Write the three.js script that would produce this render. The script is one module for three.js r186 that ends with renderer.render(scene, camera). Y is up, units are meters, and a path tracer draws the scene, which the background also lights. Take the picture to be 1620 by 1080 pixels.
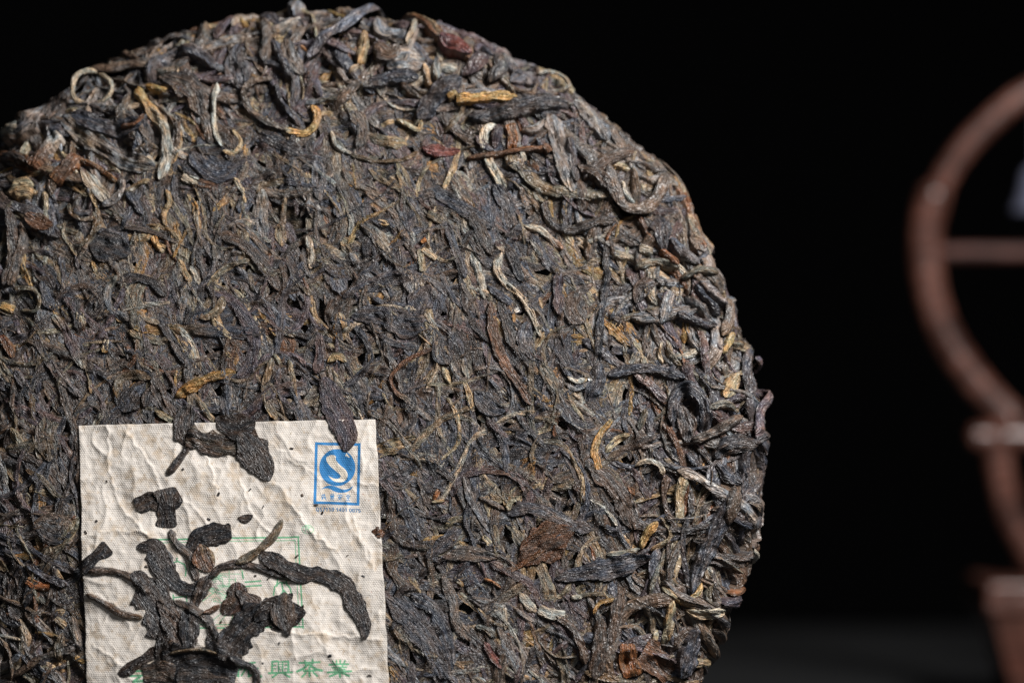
import * as THREE from 'three';
import { mergeGeometries } from 'three/addons/utils/BufferGeometryUtils.js';
import { RectAreaLightUniformsLib } from 'three/addons/lights/RectAreaLightUniformsLib.js';
import { createNoise2D } from 'simplex-noise';
import { RoundedBoxGeometry } from 'three/addons/geometries/RoundedBoxGeometry.js';

// ---------------------------------------------------------------- camera, lights, exposure
const W = 1024, H_ = 682;
const CAM = new THREE.Vector3(0.0448, 0.1215, 0.714), FOV = 11.9;
const camera = new THREE.PerspectiveCamera(FOV, W / H_, 0.05, 20);
camera.position.copy(CAM);
camera.lookAt(CAM.x, CAM.y, -1);
camera.focus = 0.722;
camera.userData.fStop = 7.2;
camera.updateMatrixWorld(true);
const scene = new THREE.Scene();
scene.background = new THREE.Color(0.0004, 0.0004, 0.0006);
RectAreaLightUniformsLib.init();
function softbox(x, y, z, w, h, tx, ty, tz, intensity, color) {
  const l = new THREE.RectAreaLight(color, intensity, w, h);
  l.position.set(x, y, z); l.lookAt(tx, ty, tz); scene.add(l);
}
softbox(0.38, 0.52, 0.255, 0.22, 0.22, 0.03, 0.11, 0.0, 53, new THREE.Color(1, 0.985, 0.97));      // key: soft box above, to the right
softbox(-0.15, 0.40, 0.85, 0.5, 0.4, 0, 0.1, 0, 0.6, new THREE.Color(0.96, 0.98, 1));             // weak fill from the front left
const renderer = new THREE.WebGLRenderer();
renderer.setSize(W, H_);
renderer.toneMapping = THREE.LinearToneMapping;
renderer.toneMappingExposure = 1;
renderer.shadowMap.enabled = true;

// ---------------------------------------------------------------- small helpers
let seed = 7;
const rnd = () => { seed = (seed + 0x6d2b79f5) | 0; let t = Math.imul(seed ^ (seed >>> 15), 1 | seed); t = (t + Math.imul(t ^ (t >>> 7), 61 | t)) ^ t; return ((t ^ (t >>> 14)) >>> 0) / 4294967296; };
const rr = (a, b) => a + (b - a) * rnd();
const pick = (a) => a[Math.floor(rnd() * a.length)];
const gauss = () => (rnd() + rnd() + rnd() + rnd() - 2) * 1.22;
const clamp = (x, a, b) => (x < a ? a : x > b ? b : x);
const lerp = (a, b, t) => a + (b - a) * t;
const ss = (a, b, x) => { const t = clamp((x - a) / (b - a), 0, 1); return t * t * (3 - 2 * t); };
const hash = (x, y) => { let h = Math.imul(x, 374761393) + Math.imul(y, 668265263); h = Math.imul(h ^ (h >>> 13), 1274126177); return ((h ^ (h >>> 16)) >>> 0) / 4294967296; };
function noise(x, y) {
  const xi = Math.floor(x), yi = Math.floor(y), fx = x - xi, fy = y - yi;
  const u = fx * fx * (3 - 2 * fx), v = fy * fy * (3 - 2 * fy);
  const a = hash(xi, yi), b = hash(xi + 1, yi), c = hash(xi, yi + 1), d = hash(xi + 1, yi + 1);
  return a + (b - a) * u + (c - a + (a - b - c + d) * u) * v;
}
let ns = 99; const simplex = createNoise2D(() => { ns = (Math.imul(ns, 1664525) + 1013904223) >>> 0; return ns / 4294967296; });
const sn = (x, y) => 0.5 + 0.5 * simplex(x * 0.8, y * 0.8), sridge = (x, y) => 1 - Math.abs(simplex(x * 0.7, y * 0.7)), sfbm = (x, y) => 0.5 * sn(x, y) + 0.3 * sn(x * 2.1 + 7, y * 2.1 + 3) + 0.2 * sn(x * 4.3 + 1, y * 4.3 + 9);
const fbm = (x, y) => 0.5 * noise(x, y) + 0.3 * noise(x * 2.1 + 7, y * 2.1 + 3) + 0.2 * noise(x * 4.3 + 1, y * 4.3 + 9);
const ridge = (x, y) => 1 - Math.abs(2 * noise(x, y) - 1);
const numbered = {};
const nm = (n) => { const k = numbered[n] = (numbered[n] ?? -1) + 1; return k ? n + '_' + String(k).padStart(3, '0') : n; };
function tag(o, label, category, kind) { if (label) o.userData.label = label; if (category) o.userData.category = category; if (kind) o.userData.kind = kind; return o; }
function mesh(name, g, m, parent) { const o = new THREE.Mesh(g, m); o.name = nm(name); o.castShadow = o.receiveShadow = true; parent.add(o); return o; }

// ---------------------------------------------------------------- the cake's form: a disc, its front a low dome with a rounded shoulder (mm)
const R = 99, T = 15, TILT = THREE.MathUtils.degToRad(13.5);
const prof = [];
{
  const pts = [];
  for (let k = 0; k <= 930; k++) { const q = k / 1000; pts.push([R * q, T * Math.sqrt(1 - Math.pow(q, 4.5)) - T]); }
  const p0 = Math.asin(Math.pow(0.93, 2.25));
  for (let k = 1; k <= 400; k++) { const p = lerp(p0, Math.PI / 2 + 0.75, k / 400), sp = Math.abs(Math.sin(p)); pts.push([R * Math.pow(sp, 1 / 2.25), T * Math.cos(p) - T]); }
  let s = 0;
  for (let i = 0; i < pts.length; i++) {
    if (i) s += Math.hypot(pts[i][0] - pts[i - 1][0], pts[i][1] - pts[i - 1][1]);
    const a = pts[Math.max(i - 1, 0)], b = pts[Math.min(i + 1, pts.length - 1)], l = Math.hypot(b[0] - a[0], b[1] - a[1]);
    prof.push([s, pts[i][0], pts[i][1], -(b[1] - a[1]) / l, (b[0] - a[0]) / l]);
  }
}
const SMAX = prof[prof.length - 1][0], NT = 2048, tab = new Float32Array((NT + 1) * 4);
for (let k = 0, j = 0; k <= NT; k++) {
  const s = SMAX * k / NT;
  while (j < prof.length - 2 && prof[j + 1][0] < s) j++;
  const f = clamp((s - prof[j][0]) / (prof[j + 1][0] - prof[j][0]), 0, 1);
  for (let c = 0; c < 4; c++) tab[k * 4 + c] = lerp(prof[j][c + 1], prof[j + 1][c + 1], f);
}
const P = new THREE.Vector3();
// unrolled plane (x, y) and height h above the form -> the cake's own axes, metres, origin at the foot of the disc
const H0 = { c: 0, e: 0 };                       // mean height of the pile at the middle and at the shoulder: the form is taken at its top
function onCake(x, y, h, out = P) {
  const s = Math.hypot(x, y) || 1e-6, cx = x / s, cy = y / s, k = clamp(s / SMAX, 0, 0.99999) * NT, i = Math.floor(k), f = k - i, o = i * 4;
  h -= lerp(H0.c, H0.e, ss(60, 105, s));
  const r = lerp(tab[o], tab[o + 4], f), z = lerp(tab[o + 1], tab[o + 5], f), nr = lerp(tab[o + 2], tab[o + 6], f), nz = lerp(tab[o + 3], tab[o + 7], f);
  return out.set((cx * (r + nr * h)) / 1000, (cy * (r + nr * h) + R) / 1000, (z + nz * h + T) / 1000);
}
const cake = new THREE.Group();
cake.name = nm('tea_cake'); cake.rotation.x = -TILT; cake.position.set(0, 0.002, 0);
tag(cake, 'large round pressed dark tea cake standing upright with a paper ticket embedded in it', 'tea cake');
scene.add(cake); cake.updateMatrixWorld(true);
// where a spot of the photograph (1620 x 1080) lies on the cake, in the unrolled plane
const inv = cake.matrixWorld.clone().invert(), PX = 2 * Math.tan(THREE.MathUtils.degToRad(FOV / 2)) / 1080;
function at(px, py) {
  const d = new THREE.Vector3((px - 810) * PX, -(py - 540) * PX, -1).transformDirection(inv), o = CAM.clone().applyMatrix4(inv);
  let z = T / 1000, x = 0, y = 0;
  for (let k = 0; k < 6; k++) {
    const t = (z - o.z) / d.z; x = (o.x + d.x * t) * 1000; y = (o.y + d.y * t) * 1000 - R;
    const q = Math.min(Math.hypot(x, y) / R, 0.997); z = (T * Math.sqrt(1 - Math.pow(q, 4.5))) / 1000;
  }
  const r = Math.hypot(x, y), rc = Math.min(r, R * 0.997);
  let lo = 0, hi = prof.length - 1;
  while (hi - lo > 1) { const m = (lo + hi) >> 1; if (prof[m][1] < rc && prof[m][2] > -T) lo = m; else hi = m; }
  const s = prof[lo][0];
  let X = x / r * s, Y = y / r * s;
  for (let k = 0; k < 8 && s > 55; k++) {                                    // and on the pile's own height there
    const [u, v] = toPx(X, Y, placed ? hSoft(X, Y) : H0.e), f = 0.8 / 7.1; let nx = X + (px - u) * f, ny = Y - (py - v) * f; const q = Math.hypot(nx, ny);
    if (q > 112) { nx *= 112 / q; ny *= 112 / q; }
    X = nx; Y = ny;
  }
  return [X, Y];
}
let placed = false;
function toPx(x, y, h) { const v = onCake(x, y, h ?? lerp(H0.c, H0.e, ss(60, 105, Math.hypot(x, y))), new THREE.Vector3()).applyMatrix4(cake.matrixWorld).sub(CAM); return [810 + v.x / -v.z / PX, 540 - v.y / -v.z / PX]; }

// ---------------------------------------------------------------- height of the pile over the form, on a grid in the unrolled plane
const C = 0.25, HALF = 126, N = Math.round(2 * HALF / C), HT = new Float32Array(N * N), OWN = new Int32Array(N * N).fill(-1);
const cell = (x, y) => { const i = ((x + HALF) / C) | 0, j = ((y + HALF) / C) | 0; return i < 0 || j < 0 || i >= N || j >= N ? -1 : j * N + i; };
const hAt = (x, y) => { const c = cell(x, y); return c < 0 ? 0 : HT[c]; };
const hSoft = (x, y) => { let v = 0; for (let a = -3; a <= 3; a++) for (let b = -3; b <= 3; b++) v += hAt(x + a, y + b); return v / 49; };
const hAvg = (x, y, r) => (hAt(x, y) * 2 + hAt(x + r, y) + hAt(x - r, y) + hAt(x, y + r) + hAt(x, y - r)) / 6;
const core = (x, y) => { const s = Math.hypot(x, y); return (fbm(x * 0.35 + 50, y * 0.35 + 80) - 0.5) * 1.6 + (fbm(x * 0.07, y * 0.07 + 20) - 0.5) * lerp(1.6, 5, ss(60, 105, s)) + (noise(x * 1.3, y * 1.3) - 0.5) * 0.35; };
for (let j = 0; j < N; j++) for (let i = 0; i < N; i++) HT[j * N + i] = core(-HALF + (i + 0.5) * C, -HALF + (j + 0.5) * C);

// ---------------------------------------------------------------- colours of the leaves (linear)
const PAL = {
  slate: [0.056, 0.053, 0.058], black: [0.038, 0.034, 0.034], brown: [0.070, 0.054, 0.045], grey: [0.15, 0.138, 0.130], umber: [0.108, 0.086, 0.070],
  olive: [0.135, 0.109, 0.076], tan: [0.245, 0.185, 0.108], cream: [0.37, 0.315, 0.23], gold: [0.25, 0.15, 0.055], orange: [0.19, 0.085, 0.036],
  red: [0.125, 0.045, 0.038], purple: [0.076, 0.056, 0.058], rust: [0.11, 0.058, 0.034], pale: [0.255, 0.222, 0.172], white: [0.42, 0.39, 0.34],
};
const FINES = [0.124, 0.101, 0.082];                                        // the brown dust of broken leaf that clings to everything
const ALT = { slate: 'grey', black: 'umber', brown: 'olive', grey: 'pale', umber: 'olive', olive: 'tan', tan: 'pale', cream: 'white', gold: 'tan', orange: 'gold', red: 'rust', purple: 'umber', rust: 'orange', pale: 'cream', white: 'cream' };

// ---------------------------------------------------------------- one leaf, strand or stem laid on the pile
const leaves = [];
function smoothPath(pts, ds) {
  const v = pts.map((p) => new THREE.Vector3(p[0], p[1], 0));
  if (v.length === 2) v.splice(1, 0, v[0].clone().lerp(v[1], 0.5));
  const c = new THREE.CatmullRomCurve3(v, false, 'centripetal'), len = c.getLength(), n = Math.max(5, Math.ceil(len / ds));
  return { p: c.getSpacedPoints(n).map((q) => [q.x, q.y]), len, n: n + 1 };
}
// o: color, w (mm), kind strand | flat | fold | stem | tube, th (mm), pts (mm, unrolled), shape leaf | strand | stub
function lay(o) {
  const id = leaves.length, sd = rnd() * 1000, fine = o.fine ?? 1;
  const ds = 0.42 * fine, { p, len, n } = smoothPath(o.pts, ds), w = o.w;
  const tube = o.kind === 'tube', m = tube ? (w < 1.2 ? 10 : 16) : clamp(Math.ceil(w / (0.25 * fine)), 4, 30) + 1;
  const mid = p[n >> 1], sMid = Math.hypot(mid[0], mid[1]), rim = ss(68, 104, sMid);
  const th = (o.th ?? (o.kind === 'flat' ? 0.42 : o.kind === 'fold' ? 0.6 : 0.4 + w * 0.24)) * lerp(1, 1.5, rim), kf = o.conform ?? lerp(0.66, 0.4, rim);
  const sink = o.sink ?? 0.86, lift = o.lift ?? 0;
  // height of what lies below, along the path
  const b0 = new Float32Array(n), b = new Float32Array(n), nx = new Float32Array(n), ny = new Float32Array(n), wi = new Float32Array(n);
  for (let i = 0; i < n; i++) {
    const a = p[Math.max(i - 1, 0)], c = p[Math.min(i + 1, n - 1)], l = Math.hypot(c[0] - a[0], c[1] - a[1]) || 1;
    nx[i] = -(c[1] - a[1]) / l; ny[i] = (c[0] - a[0]) / l;
    const t = i / (n - 1);
    let k = o.shape === 'stub' ? Math.min(1, 0.72 + 6 * Math.min(t, 1 - t)) : o.shape === 'leaf' ? Math.pow(Math.sin(Math.PI * clamp(lerp(t, t * t, o.skew ?? 0.1), 0.004, 0.996)), 0.6) : Math.pow(clamp(Math.min(t, 1 - t) * len / (w * 0.8), 0.03, 1), 0.5);
    k *= 1 + (noise(t * len * 0.33 + sd, 3.3) - 0.5) * (o.ragged ?? 0.55);
    if (o.taper) k *= lerp(1, 1 - o.taper, t);
    wi[i] = k * w;
    b0[i] = (hAt(p[i][0], p[i][1]) * 2 + hAt(p[i][0] + nx[i] * w * 0.3, p[i][1] + ny[i] * w * 0.3) + hAt(p[i][0] - nx[i] * w * 0.3, p[i][1] - ny[i] * w * 0.3)) / 4;
  }
  const g = Math.max(1, Math.round(lerp(2.2, 4.5, rim) / ds * (o.stiff ?? 1)));
  for (let i = 0; i < n; i++) { let s = 0, q = 0; for (let k = -g; k <= g; k++) { const f = 1 - Math.abs(k) / (g + 1); s += b0[clamp(i + k, 0, n - 1)] * f; q += f; } b[i] = s / q; }
  const cols = tube ? m + 1 : m + 2, vx = new Float32Array(n * cols), vy = new Float32Array(n * cols), vz = new Float32Array(n * cols), col = new Float32Array(n * cols * 3), gr = new Float32Array(n * cols), uv = new Float32Array(n * cols * 2);
  const c0 = PAL[o.color], c1 = PAL[o.alt ?? ALT[o.color]], c2 = PAL[o.tip ?? o.color], br = (o.bright ?? 1) * rr(0.78, 1.22), hue = rr(-0.07, 0.07), altK = o.altK ?? rr(0.05, 0.6);
  const twist = o.twist ?? rr(-0.25, 0.25), foldAt = rr(-0.5, 0.5), wa = o.wrinkle ?? (o.kind === 'flat' ? rr(0.14, 0.3) : o.kind === 'stem' ? 0.07 : rr(0.16, 0.34)), curl = rr(-1, 1) * (o.kind === 'flat' ? 0.35 : 0.2), cupped = o.cup ?? rr(-0.1, 0.25);
  const wob = o.kind === 'stem' ? 0.05 : 0.3;
  for (let i = 0; i < n; i++) for (let j = 0; j < cols; j++) {
    const t = i / (n - 1), s = t * len, hw = wi[i] / 2, q = i * cols + j;
    let v, z, a;
    if (tube) {
      const A = j / m * Math.PI * 2;
      v = Math.cos(A); a = v * hw;
      const rg = 1 + (ridge(A * 1.2 + Math.sin(A) * 0.5 + twist * s + sd, s * 0.15) - 0.6) * (o.wrinkle ?? 0.45) * Math.min(1, Math.abs(Math.sin(A / 2)) * 3);
      a *= rg;
      const hh = hw * (o.flatness ?? 0.75);
      z = b[i] * sink + lift + hh * 0.8 + Math.sin(A) * hh * rg + (noise(s * 0.25 + sd, 8) - 0.4) * 0.9 * rim;
    } else {
      const jj = clamp(j - 1, 0, m - 1), skirt = j === 0 || j === cols - 1;
      v = -1 + 2 * jj / (m - 1); a = v * hw * (1 + (noise(s * 0.9 + sd, v > 0 ? 1 : 5) - 0.5) * wob) + (skirt ? Math.sign(v) * 0.06 : 0);
      const X = p[i][0] + nx[i] * a, Y = p[i][1] + ny[i] * a, hl = hAvg(X, Y, 0.5);
      if (skirt) z = Math.min(hl, b[i] * sink) - 0.9;
      else {
        const av = Math.abs(v), along = Math.min(1, Math.min(s, len - s) / 0.8);
        let f = o.kind === 'strand' || o.kind === 'stem' ? Math.sqrt(1 - av * av * 0.92) : o.kind === 'fold' ? 0.45 + 0.55 * ss(foldAt - 0.14, foldAt + 0.1, v) - 0.12 * av * av : 0.6 + curl * v + cupped * av * av + 0.1;
        f *= lerp(0.5, 1, along);
        const fr = 0.95, r1 = ridge(a * fr + twist * s + sd, s * 0.13 + sd), r2 = ridge(a * fr * 2.1 - twist * s * 0.7 + sd, s * 0.22);
        z = lerp(b[i] * sink, hl * lerp(sink, 1, 0.4), kf) + lift + th * f + wa * (r1 * r1 * 1.5 - 0.75 + r2 * 0.6 - 0.3) * (1 - av * 0.35) + (noise(s * 0.8 + sd, a * 0.7) - 0.5) * wa * 1.3;
        z = Math.max(z, o.over ? hl + 0.09 : lerp(hl, z, 0.75) - 0.15);
      }
    }
    if (o.kind !== 'stem') { const u = a * 0.95 + twist * s + sd, d = tube ? 0.6 : 1 - 0.5 * v * v; gr[q] = d * ((1 - ss(0, 0.2, Math.abs(2 * noise(u, s * 0.09 + sd) - 1))) * 0.26 + (1 - ss(0, 0.26, Math.abs(2 * noise(u * 2.1 + 9, s * 0.16) - 1))) * 0.15 + (1 - ss(0, 0.2, Math.abs(2 * noise(u * 0.8 + 5, s * 0.55) - 1))) * 0.12 + 0.08 * noise(u * 3, s * 2.6)) * (o.groove ?? 1); if (tube && Math.sin(j / m * Math.PI * 2) < 0) gr[q] *= -1; }
    vx[q] = p[i][0] + nx[i] * a; vy[q] = p[i][1] + ny[i] * a; vz[q] = z;
    uv[q * 2] = s / 24 + sd; uv[q * 2 + 1] = (tube ? j / m * hw * 3 : a) / 8 + sd * 1.7;
    const f1 = noise(a * 2.2 + sd + twist * s, s * 0.16), f2 = noise(a * 0.9 + sd + twist * s * 0.5, s * 0.22 + 40), f3 = noise(a * 4 + sd, s * 0.9);
    const k = br * (0.66 + 0.5 * f1 + 0.18 * f3), X0 = p[i][0] + nx[i] * a, Y0 = p[i][1] + ny[i] * a, dust = (o.over || o.clean ? 0.1 : 1) * 0.24 * ss(0.52, 0.74, 0.45 * fbm(X0 * 0.17 + 3, Y0 * 0.17) + 0.55 * noise(X0 * 1.9, Y0 * 1.9 + 70)), mixA = altK * ss(0.45, 0.85, f2 * 0.7 + f1 * 0.3) + (o.edge ? o.edge * ss(0.55, 0.95, Math.abs(v)) * ss(0.3, 0.6, noise(s * 0.5 + sd, v > 0 ? 9 : 2)) : 0), tipK = o.tip ? ss(0.3, 0.95, o.tipAt === 'both' ? Math.abs(2 * t - 1) : o.tipAt === 'start' ? 1 - t : t) : 0;
    for (let c = 0; c < 3; c++) col[q * 3 + c] = lerp(lerp(lerp(c0[c], c1[c], clamp(mixA, 0, 1)), c2[c], tipK), FINES[c], dust) * k * (1 + (c === 0 ? hue : c === 2 ? -hue : 0));
  }
  // raise the pile
  for (let i = 0; i < n - 1; i++) for (let j = tube ? 0 : 1; j < (tube ? m / 2 : cols - 2); j++) {
    const q = i * cols + j, e = [q, q + 1, q + cols, q + cols + 1];
    const k = Math.max(2, Math.ceil(Math.max(Math.hypot(vx[e[0]] - vx[e[3]], vy[e[0]] - vy[e[3]]), Math.hypot(vx[e[1]] - vx[e[2]], vy[e[1]] - vy[e[2]])) / C * 1.2));
    for (let A = 0; A < k; A++) for (let B = 0; B < k; B++) {
      const f = (A + 0.5) / k, h = (B + 0.5) / k, w0 = (1 - f) * (1 - h), w1 = (1 - f) * h, w2 = f * (1 - h), w3 = f * h;
      const c = cell(w0 * vx[e[0]] + w1 * vx[e[1]] + w2 * vx[e[2]] + w3 * vx[e[3]], w0 * vy[e[0]] + w1 * vy[e[1]] + w2 * vy[e[2]] + w3 * vy[e[3]]);
      if (c < 0) continue;
      const z = w0 * vz[e[0]] + w1 * vz[e[1]] + w2 * vz[e[2]] + w3 * vz[e[3]];
      if (z > HT[c]) { HT[c] = z; OWN[c] = id; }
    }
  }
  leaves.push({ n, cols, tube, vx, vy, vz, gr, col, uv, sMid, o, id });
  return id;
}
function leafGeometry(l) {
  const { n, cols, vx, vy, vz, col, uv } = l, g = new THREE.BufferGeometry(), pos = new Float32Array(n * cols * 3), uv1 = new Float32Array(n * cols * 2), deep = new Uint8Array(n * cols), idx = [];
  for (let q = 0; q < n * cols; q++) {
    deep[q] = vz[q] < Math.min(hAt(vx[q], vy[q]), hAt(vx[q] + 0.22, vy[q] + 0.22), hAt(vx[q] - 0.22, vy[q] - 0.22), hAt(vx[q] - 0.22, vy[q] + 0.22), hAt(vx[q] + 0.22, vy[q] - 0.22), hAt(vx[q] + 0.45, vy[q]), hAt(vx[q] - 0.45, vy[q]), hAt(vx[q], vy[q] + 0.45), hAt(vx[q], vy[q] - 0.45)) - 0.45 ? 1 : 0;      // buried pieces of it are left out
    onCake(vx[q], vy[q], vz[q]); pos[q * 3] = P.x; pos[q * 3 + 1] = P.y; pos[q * 3 + 2] = P.z; uv1[q * 2] = vx[q] / 8; uv1[q * 2 + 1] = vy[q] / 8; }
  for (let i = 0; i < n - 1; i++) for (let j = 0; j < cols - 1; j++) {
    const a = i * cols + j, b = a + cols;
    if (deep[a] && deep[b] && deep[a + 1] && deep[b + 1]) continue;
    if (l.tube) idx.push(a, a + 1, b, b, a + 1, b + 1); else idx.push(a, b, a + 1, b, b + 1, a + 1);
  }
  g.setAttribute('position', new THREE.BufferAttribute(pos, 3)); g.setAttribute('uv', new THREE.BufferAttribute(uv, 2)); g.setAttribute('uv1', new THREE.BufferAttribute(uv1, 2)); g.setAttribute('color', new THREE.BufferAttribute(col, 3));
  g.setIndex(idx);
  g.computeVertexNormals();
  if (l.tube) { // join the seam and close the ends
    const nr = g.attributes.normal;
    for (let i = 0; i < n; i++) { const a = i * cols, b = a + cols - 1, v = new THREE.Vector3().fromBufferAttribute(nr, a).add(new THREE.Vector3().fromBufferAttribute(nr, b)).normalize(); nr.setXYZ(a, v.x, v.y, v.z); nr.setXYZ(b, v.x, v.y, v.z); }
  }
  return g;
}

// ---------------------------------------------------------------- textures
function dataTex(w, h, f, srgb) {
  const d = new Uint8Array(w * h * 4);
  for (let y = 0; y < h; y++) for (let x = 0; x < w; x++) { const v = f(x, y), o = (y * w + x) * 4; for (let c = 0; c < 3; c++) d[o + c] = clamp(Math.round((Array.isArray(v) ? v[c] : v) * 255), 0, 255); d[o + 3] = 255; }
  const t = new THREE.DataTexture(d, w, h, THREE.RGBAFormat);
  t.wrapS = t.wrapT = THREE.RepeatWrapping; t.magFilter = THREE.LinearFilter; t.minFilter = THREE.LinearMipmapLinearFilter; t.generateMipmaps = true;
  if (srgb) t.colorSpace = THREE.SRGBColorSpace;
  t.needsUpdate = true; return t;
}
// noise that repeats every px by py cells
function tnoise(x, y, px, py, s) {
  const xi = Math.floor(x), yi = Math.floor(y), fx = x - xi, fy = y - yi, u = fx * fx * (3 - 2 * fx), v = fy * fy * (3 - 2 * fy);
  const h = (i, j) => hash(((i % px) + px) % px + s * 131, ((j % py) + py) % py + s * 71);
  const a = h(xi, yi), b = h(xi + 1, yi), c = h(xi, yi + 1), d = h(xi + 1, yi + 1);
  return a + (b - a) * u + (c - a + (a - b - c + d) * u) * v;
}
const warpY = (x, y) => y + 14 * (tnoise(x / 64, y / 64, 16, 8, 9) - 0.5);
const fibreBump = dataTex(1024, 512, (x, y) => {                         // 24 mm x 8 mm: creases and fibres along the leaf
  const yy = warpY(x, y), r = 1 - Math.abs(2 * tnoise(x / 64, yy / 16, 16, 32, 1) - 1), r2 = 1 - Math.abs(2 * tnoise(x / 32, yy / 8, 32, 64, 2) - 1);
  const r3 = tnoise(x / 14, y / 14, 73, 37, 13), r4 = tnoise(x / 8, y / 10, 128, 51, 14); return 0.5 * r * r + 0.3 * r2 * r2 + 0.12 * r3 + 0.08 * r4;
});
const fibreColor = dataTex(1024, 512, (x, y) => {
  const yy = warpY(x, y), a = tnoise(x / 40, yy / 6, 26, 86, 4), b = tnoise(x / 8, yy / 3, 128, 171, 5), c = tnoise(x / 90, yy / 40, 12, 13, 6), spk = tnoise(x / 3, y / 3, 342, 171, 8);
  const q = tnoise(x / 11, y / 14, 93, 37, 15), k = 0.46 + 0.3 * tnoise(x / 70, yy / 15, 15, 34, 16) + 0.2 * a + 0.12 * q * q + 0.06 * b + 0.05 * (spk - 0.5), w = (c - 0.5) * 0.16 + (q > 0.8 ? 0.05 : 0);
  return [k + w, k, k - w * 0.9];
}, true);
const weaveN = (() => {                                                   // print of the pressing cloth: 16 x 19 threads to 8 mm
  const S = 256, h = (x, y) => { const u = x / S * 16, v = y / S * 19 + 0.06 * Math.sin(x / S * Math.PI * 6), o = Math.floor(v) & 1 ? 0.5 : 0; return Math.abs(Math.sin(Math.PI * (u + o))) * 0.6 + Math.abs(Math.sin(Math.PI * v)) * 0.6; };
  return dataTex(S, S, (x, y) => {
    const k = 2.2 * (0.55 + 0.75 * tnoise(x / 32, y / 32, 8, 8, 12)), dx = (h(x - 1, y) - h(x + 1, y)) * k, dy = (h(x, y - 1) - h(x, y + 1)) * k, l = Math.hypot(dx, dy, 1);
    return [dx / l * 0.5 + 0.5, dy / l * 0.5 + 0.5, 1 / l * 0.5 + 0.5];
  });
})();
weaveN.channel = 1;
function leafMat(weave, rough) {
  const m = new THREE.MeshPhysicalMaterial({ vertexColors: true, map: fibreColor, bumpMap: fibreBump, bumpScale: 0.0005, roughness: rough, specularIntensity: 1, side: THREE.DoubleSide });
  m.color.setRGB(1.85, 1.82, 1.86);
  if (weave) { m.normalMap = weaveN; m.normalScale.set(weave, weave); }
  return m;
}
const MAT = [leafMat(0, 0.36), leafMat(0.35, 0.38), leafMat(0.8, 0.4)];
const matOf = (l) => (l.o.weave !== undefined ? MAT[l.o.weave] : l.sMid > 84 ? MAT[0] : l.sMid > 62 || l.tube ? MAT[hash(l.id, 3) < 0.5 ? 1 : 0] : MAT[hash(l.id, 5) < 0.6 ? 2 : 1]);

// ---------------------------------------------------------------- the ticket's place (corners in the photograph, then on the cake)
const TK = { o: [124, 674], e1: [470, -10], e2: [16, 451] };
const tkAB = (x, y) => { const [a, b] = TK.e1, [c, d] = TK.e2, D = a * d - b * c, u = x - TK.o[0], v = y - TK.o[1]; return [(u * d - v * c) / D, (a * v - b * u) / D]; };
const TKO = at(...TK.o), TKX = at(TK.o[0] + TK.e1[0], TK.o[1] + TK.e1[1]), TKY = at(TK.o[0] + TK.e2[0], TK.o[1] + TK.e2[1]);
const tkPos = (a, b) => [TKO[0] + a * (TKX[0] - TKO[0]) + b * (TKY[0] - TKO[0]), TKO[1] + a * (TKX[1] - TKO[1]) + b * (TKY[1] - TKO[1])];
const inTicket = (x, y, m) => { const [u, v] = toPx(x, y), [a, b] = tkAB(u, v); return a > -m && a < 1 + m && b > -m && b < 1 + m; };

// ---------------------------------------------------------------- the random bulk of the cake
const inView = (x, y) => { const [u, v] = toPx(x, y); return u > -45 && v < 1130; };
function spot(smax) { for (;;) { const x = rr(-smax, smax), y = rr(-smax, smax); if (Math.hypot(x, y) < smax) return [x, y]; } }
function wander(x, y, ang, len, bend) {
  const k = Math.max(3, Math.round(len / 5)), pts = [], b = gauss() * bend;
  let a = ang - b * 0.5 * len; x -= Math.cos(ang) * len / 2; y -= Math.sin(ang) * len / 2;
  for (let i = 0; i <= k; i++) { pts.push([x, y]); a += b * len / k + gauss() * bend * 3; x += Math.cos(a) * len / k; y += Math.sin(a) * len / k; }
  return pts;
}
const wpick = (o) => { let t = 0; for (const k in o) t += o[k]; let r = rnd() * t; for (const k in o) if ((r -= o[k]) <= 0) return k; return Object.keys(o)[0]; };
function zone(x, y) {
  const s = Math.hypot(x, y), edge = ss(70, 100, s), up = ss(-10, 70, y + x * 0.4), left = ss(-20, -60, x) * (1 - up);
  return { slate: 6 - 2 * left, black: 4.2 + 2 * left - 2 * edge, brown: 4 + left, umber: 2.2 + edge, grey: 1 + 2.4 * edge * up, purple: 3.4, olive: 1.1, tan: 0.5 + 0.2 * edge, rust: 0.35, gold: 0.2, pale: 0.25 + 0.3 * edge };
}
const angleAt = (x, y) => { const s = Math.hypot(x, y); return rnd() < 0.42 ? -1.05 + gauss() * 0.45 : rnd() < ss(75, 105, s) * 0.5 ? Math.atan2(y, x) + Math.PI / 2 + gauss() * 0.5 : rr(0, Math.PI); };
const few = (x, y, p) => inView(x, y) || rnd() < p;
for (let k = 0; k < 4000; k++) {                                           // broken leaf below
  const [x, y] = spot(122); if (!few(x, y, 0.35)) continue;
  const iv = inView(x, y);
  lay({ color: wpick({ ...zone(x, y), olive: 3.4, tan: 1.5, rust: 0.9, gold: 0.5 }), kind: pick(['strand', 'strand', 'flat', 'fold']), w: rr(0.9, 2.4), pts: wander(x, y, angleAt(x, y), rr(4, 15), 0.035), fine: iv ? 1.05 : 1.8, sink: 0.82 });
}
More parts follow.
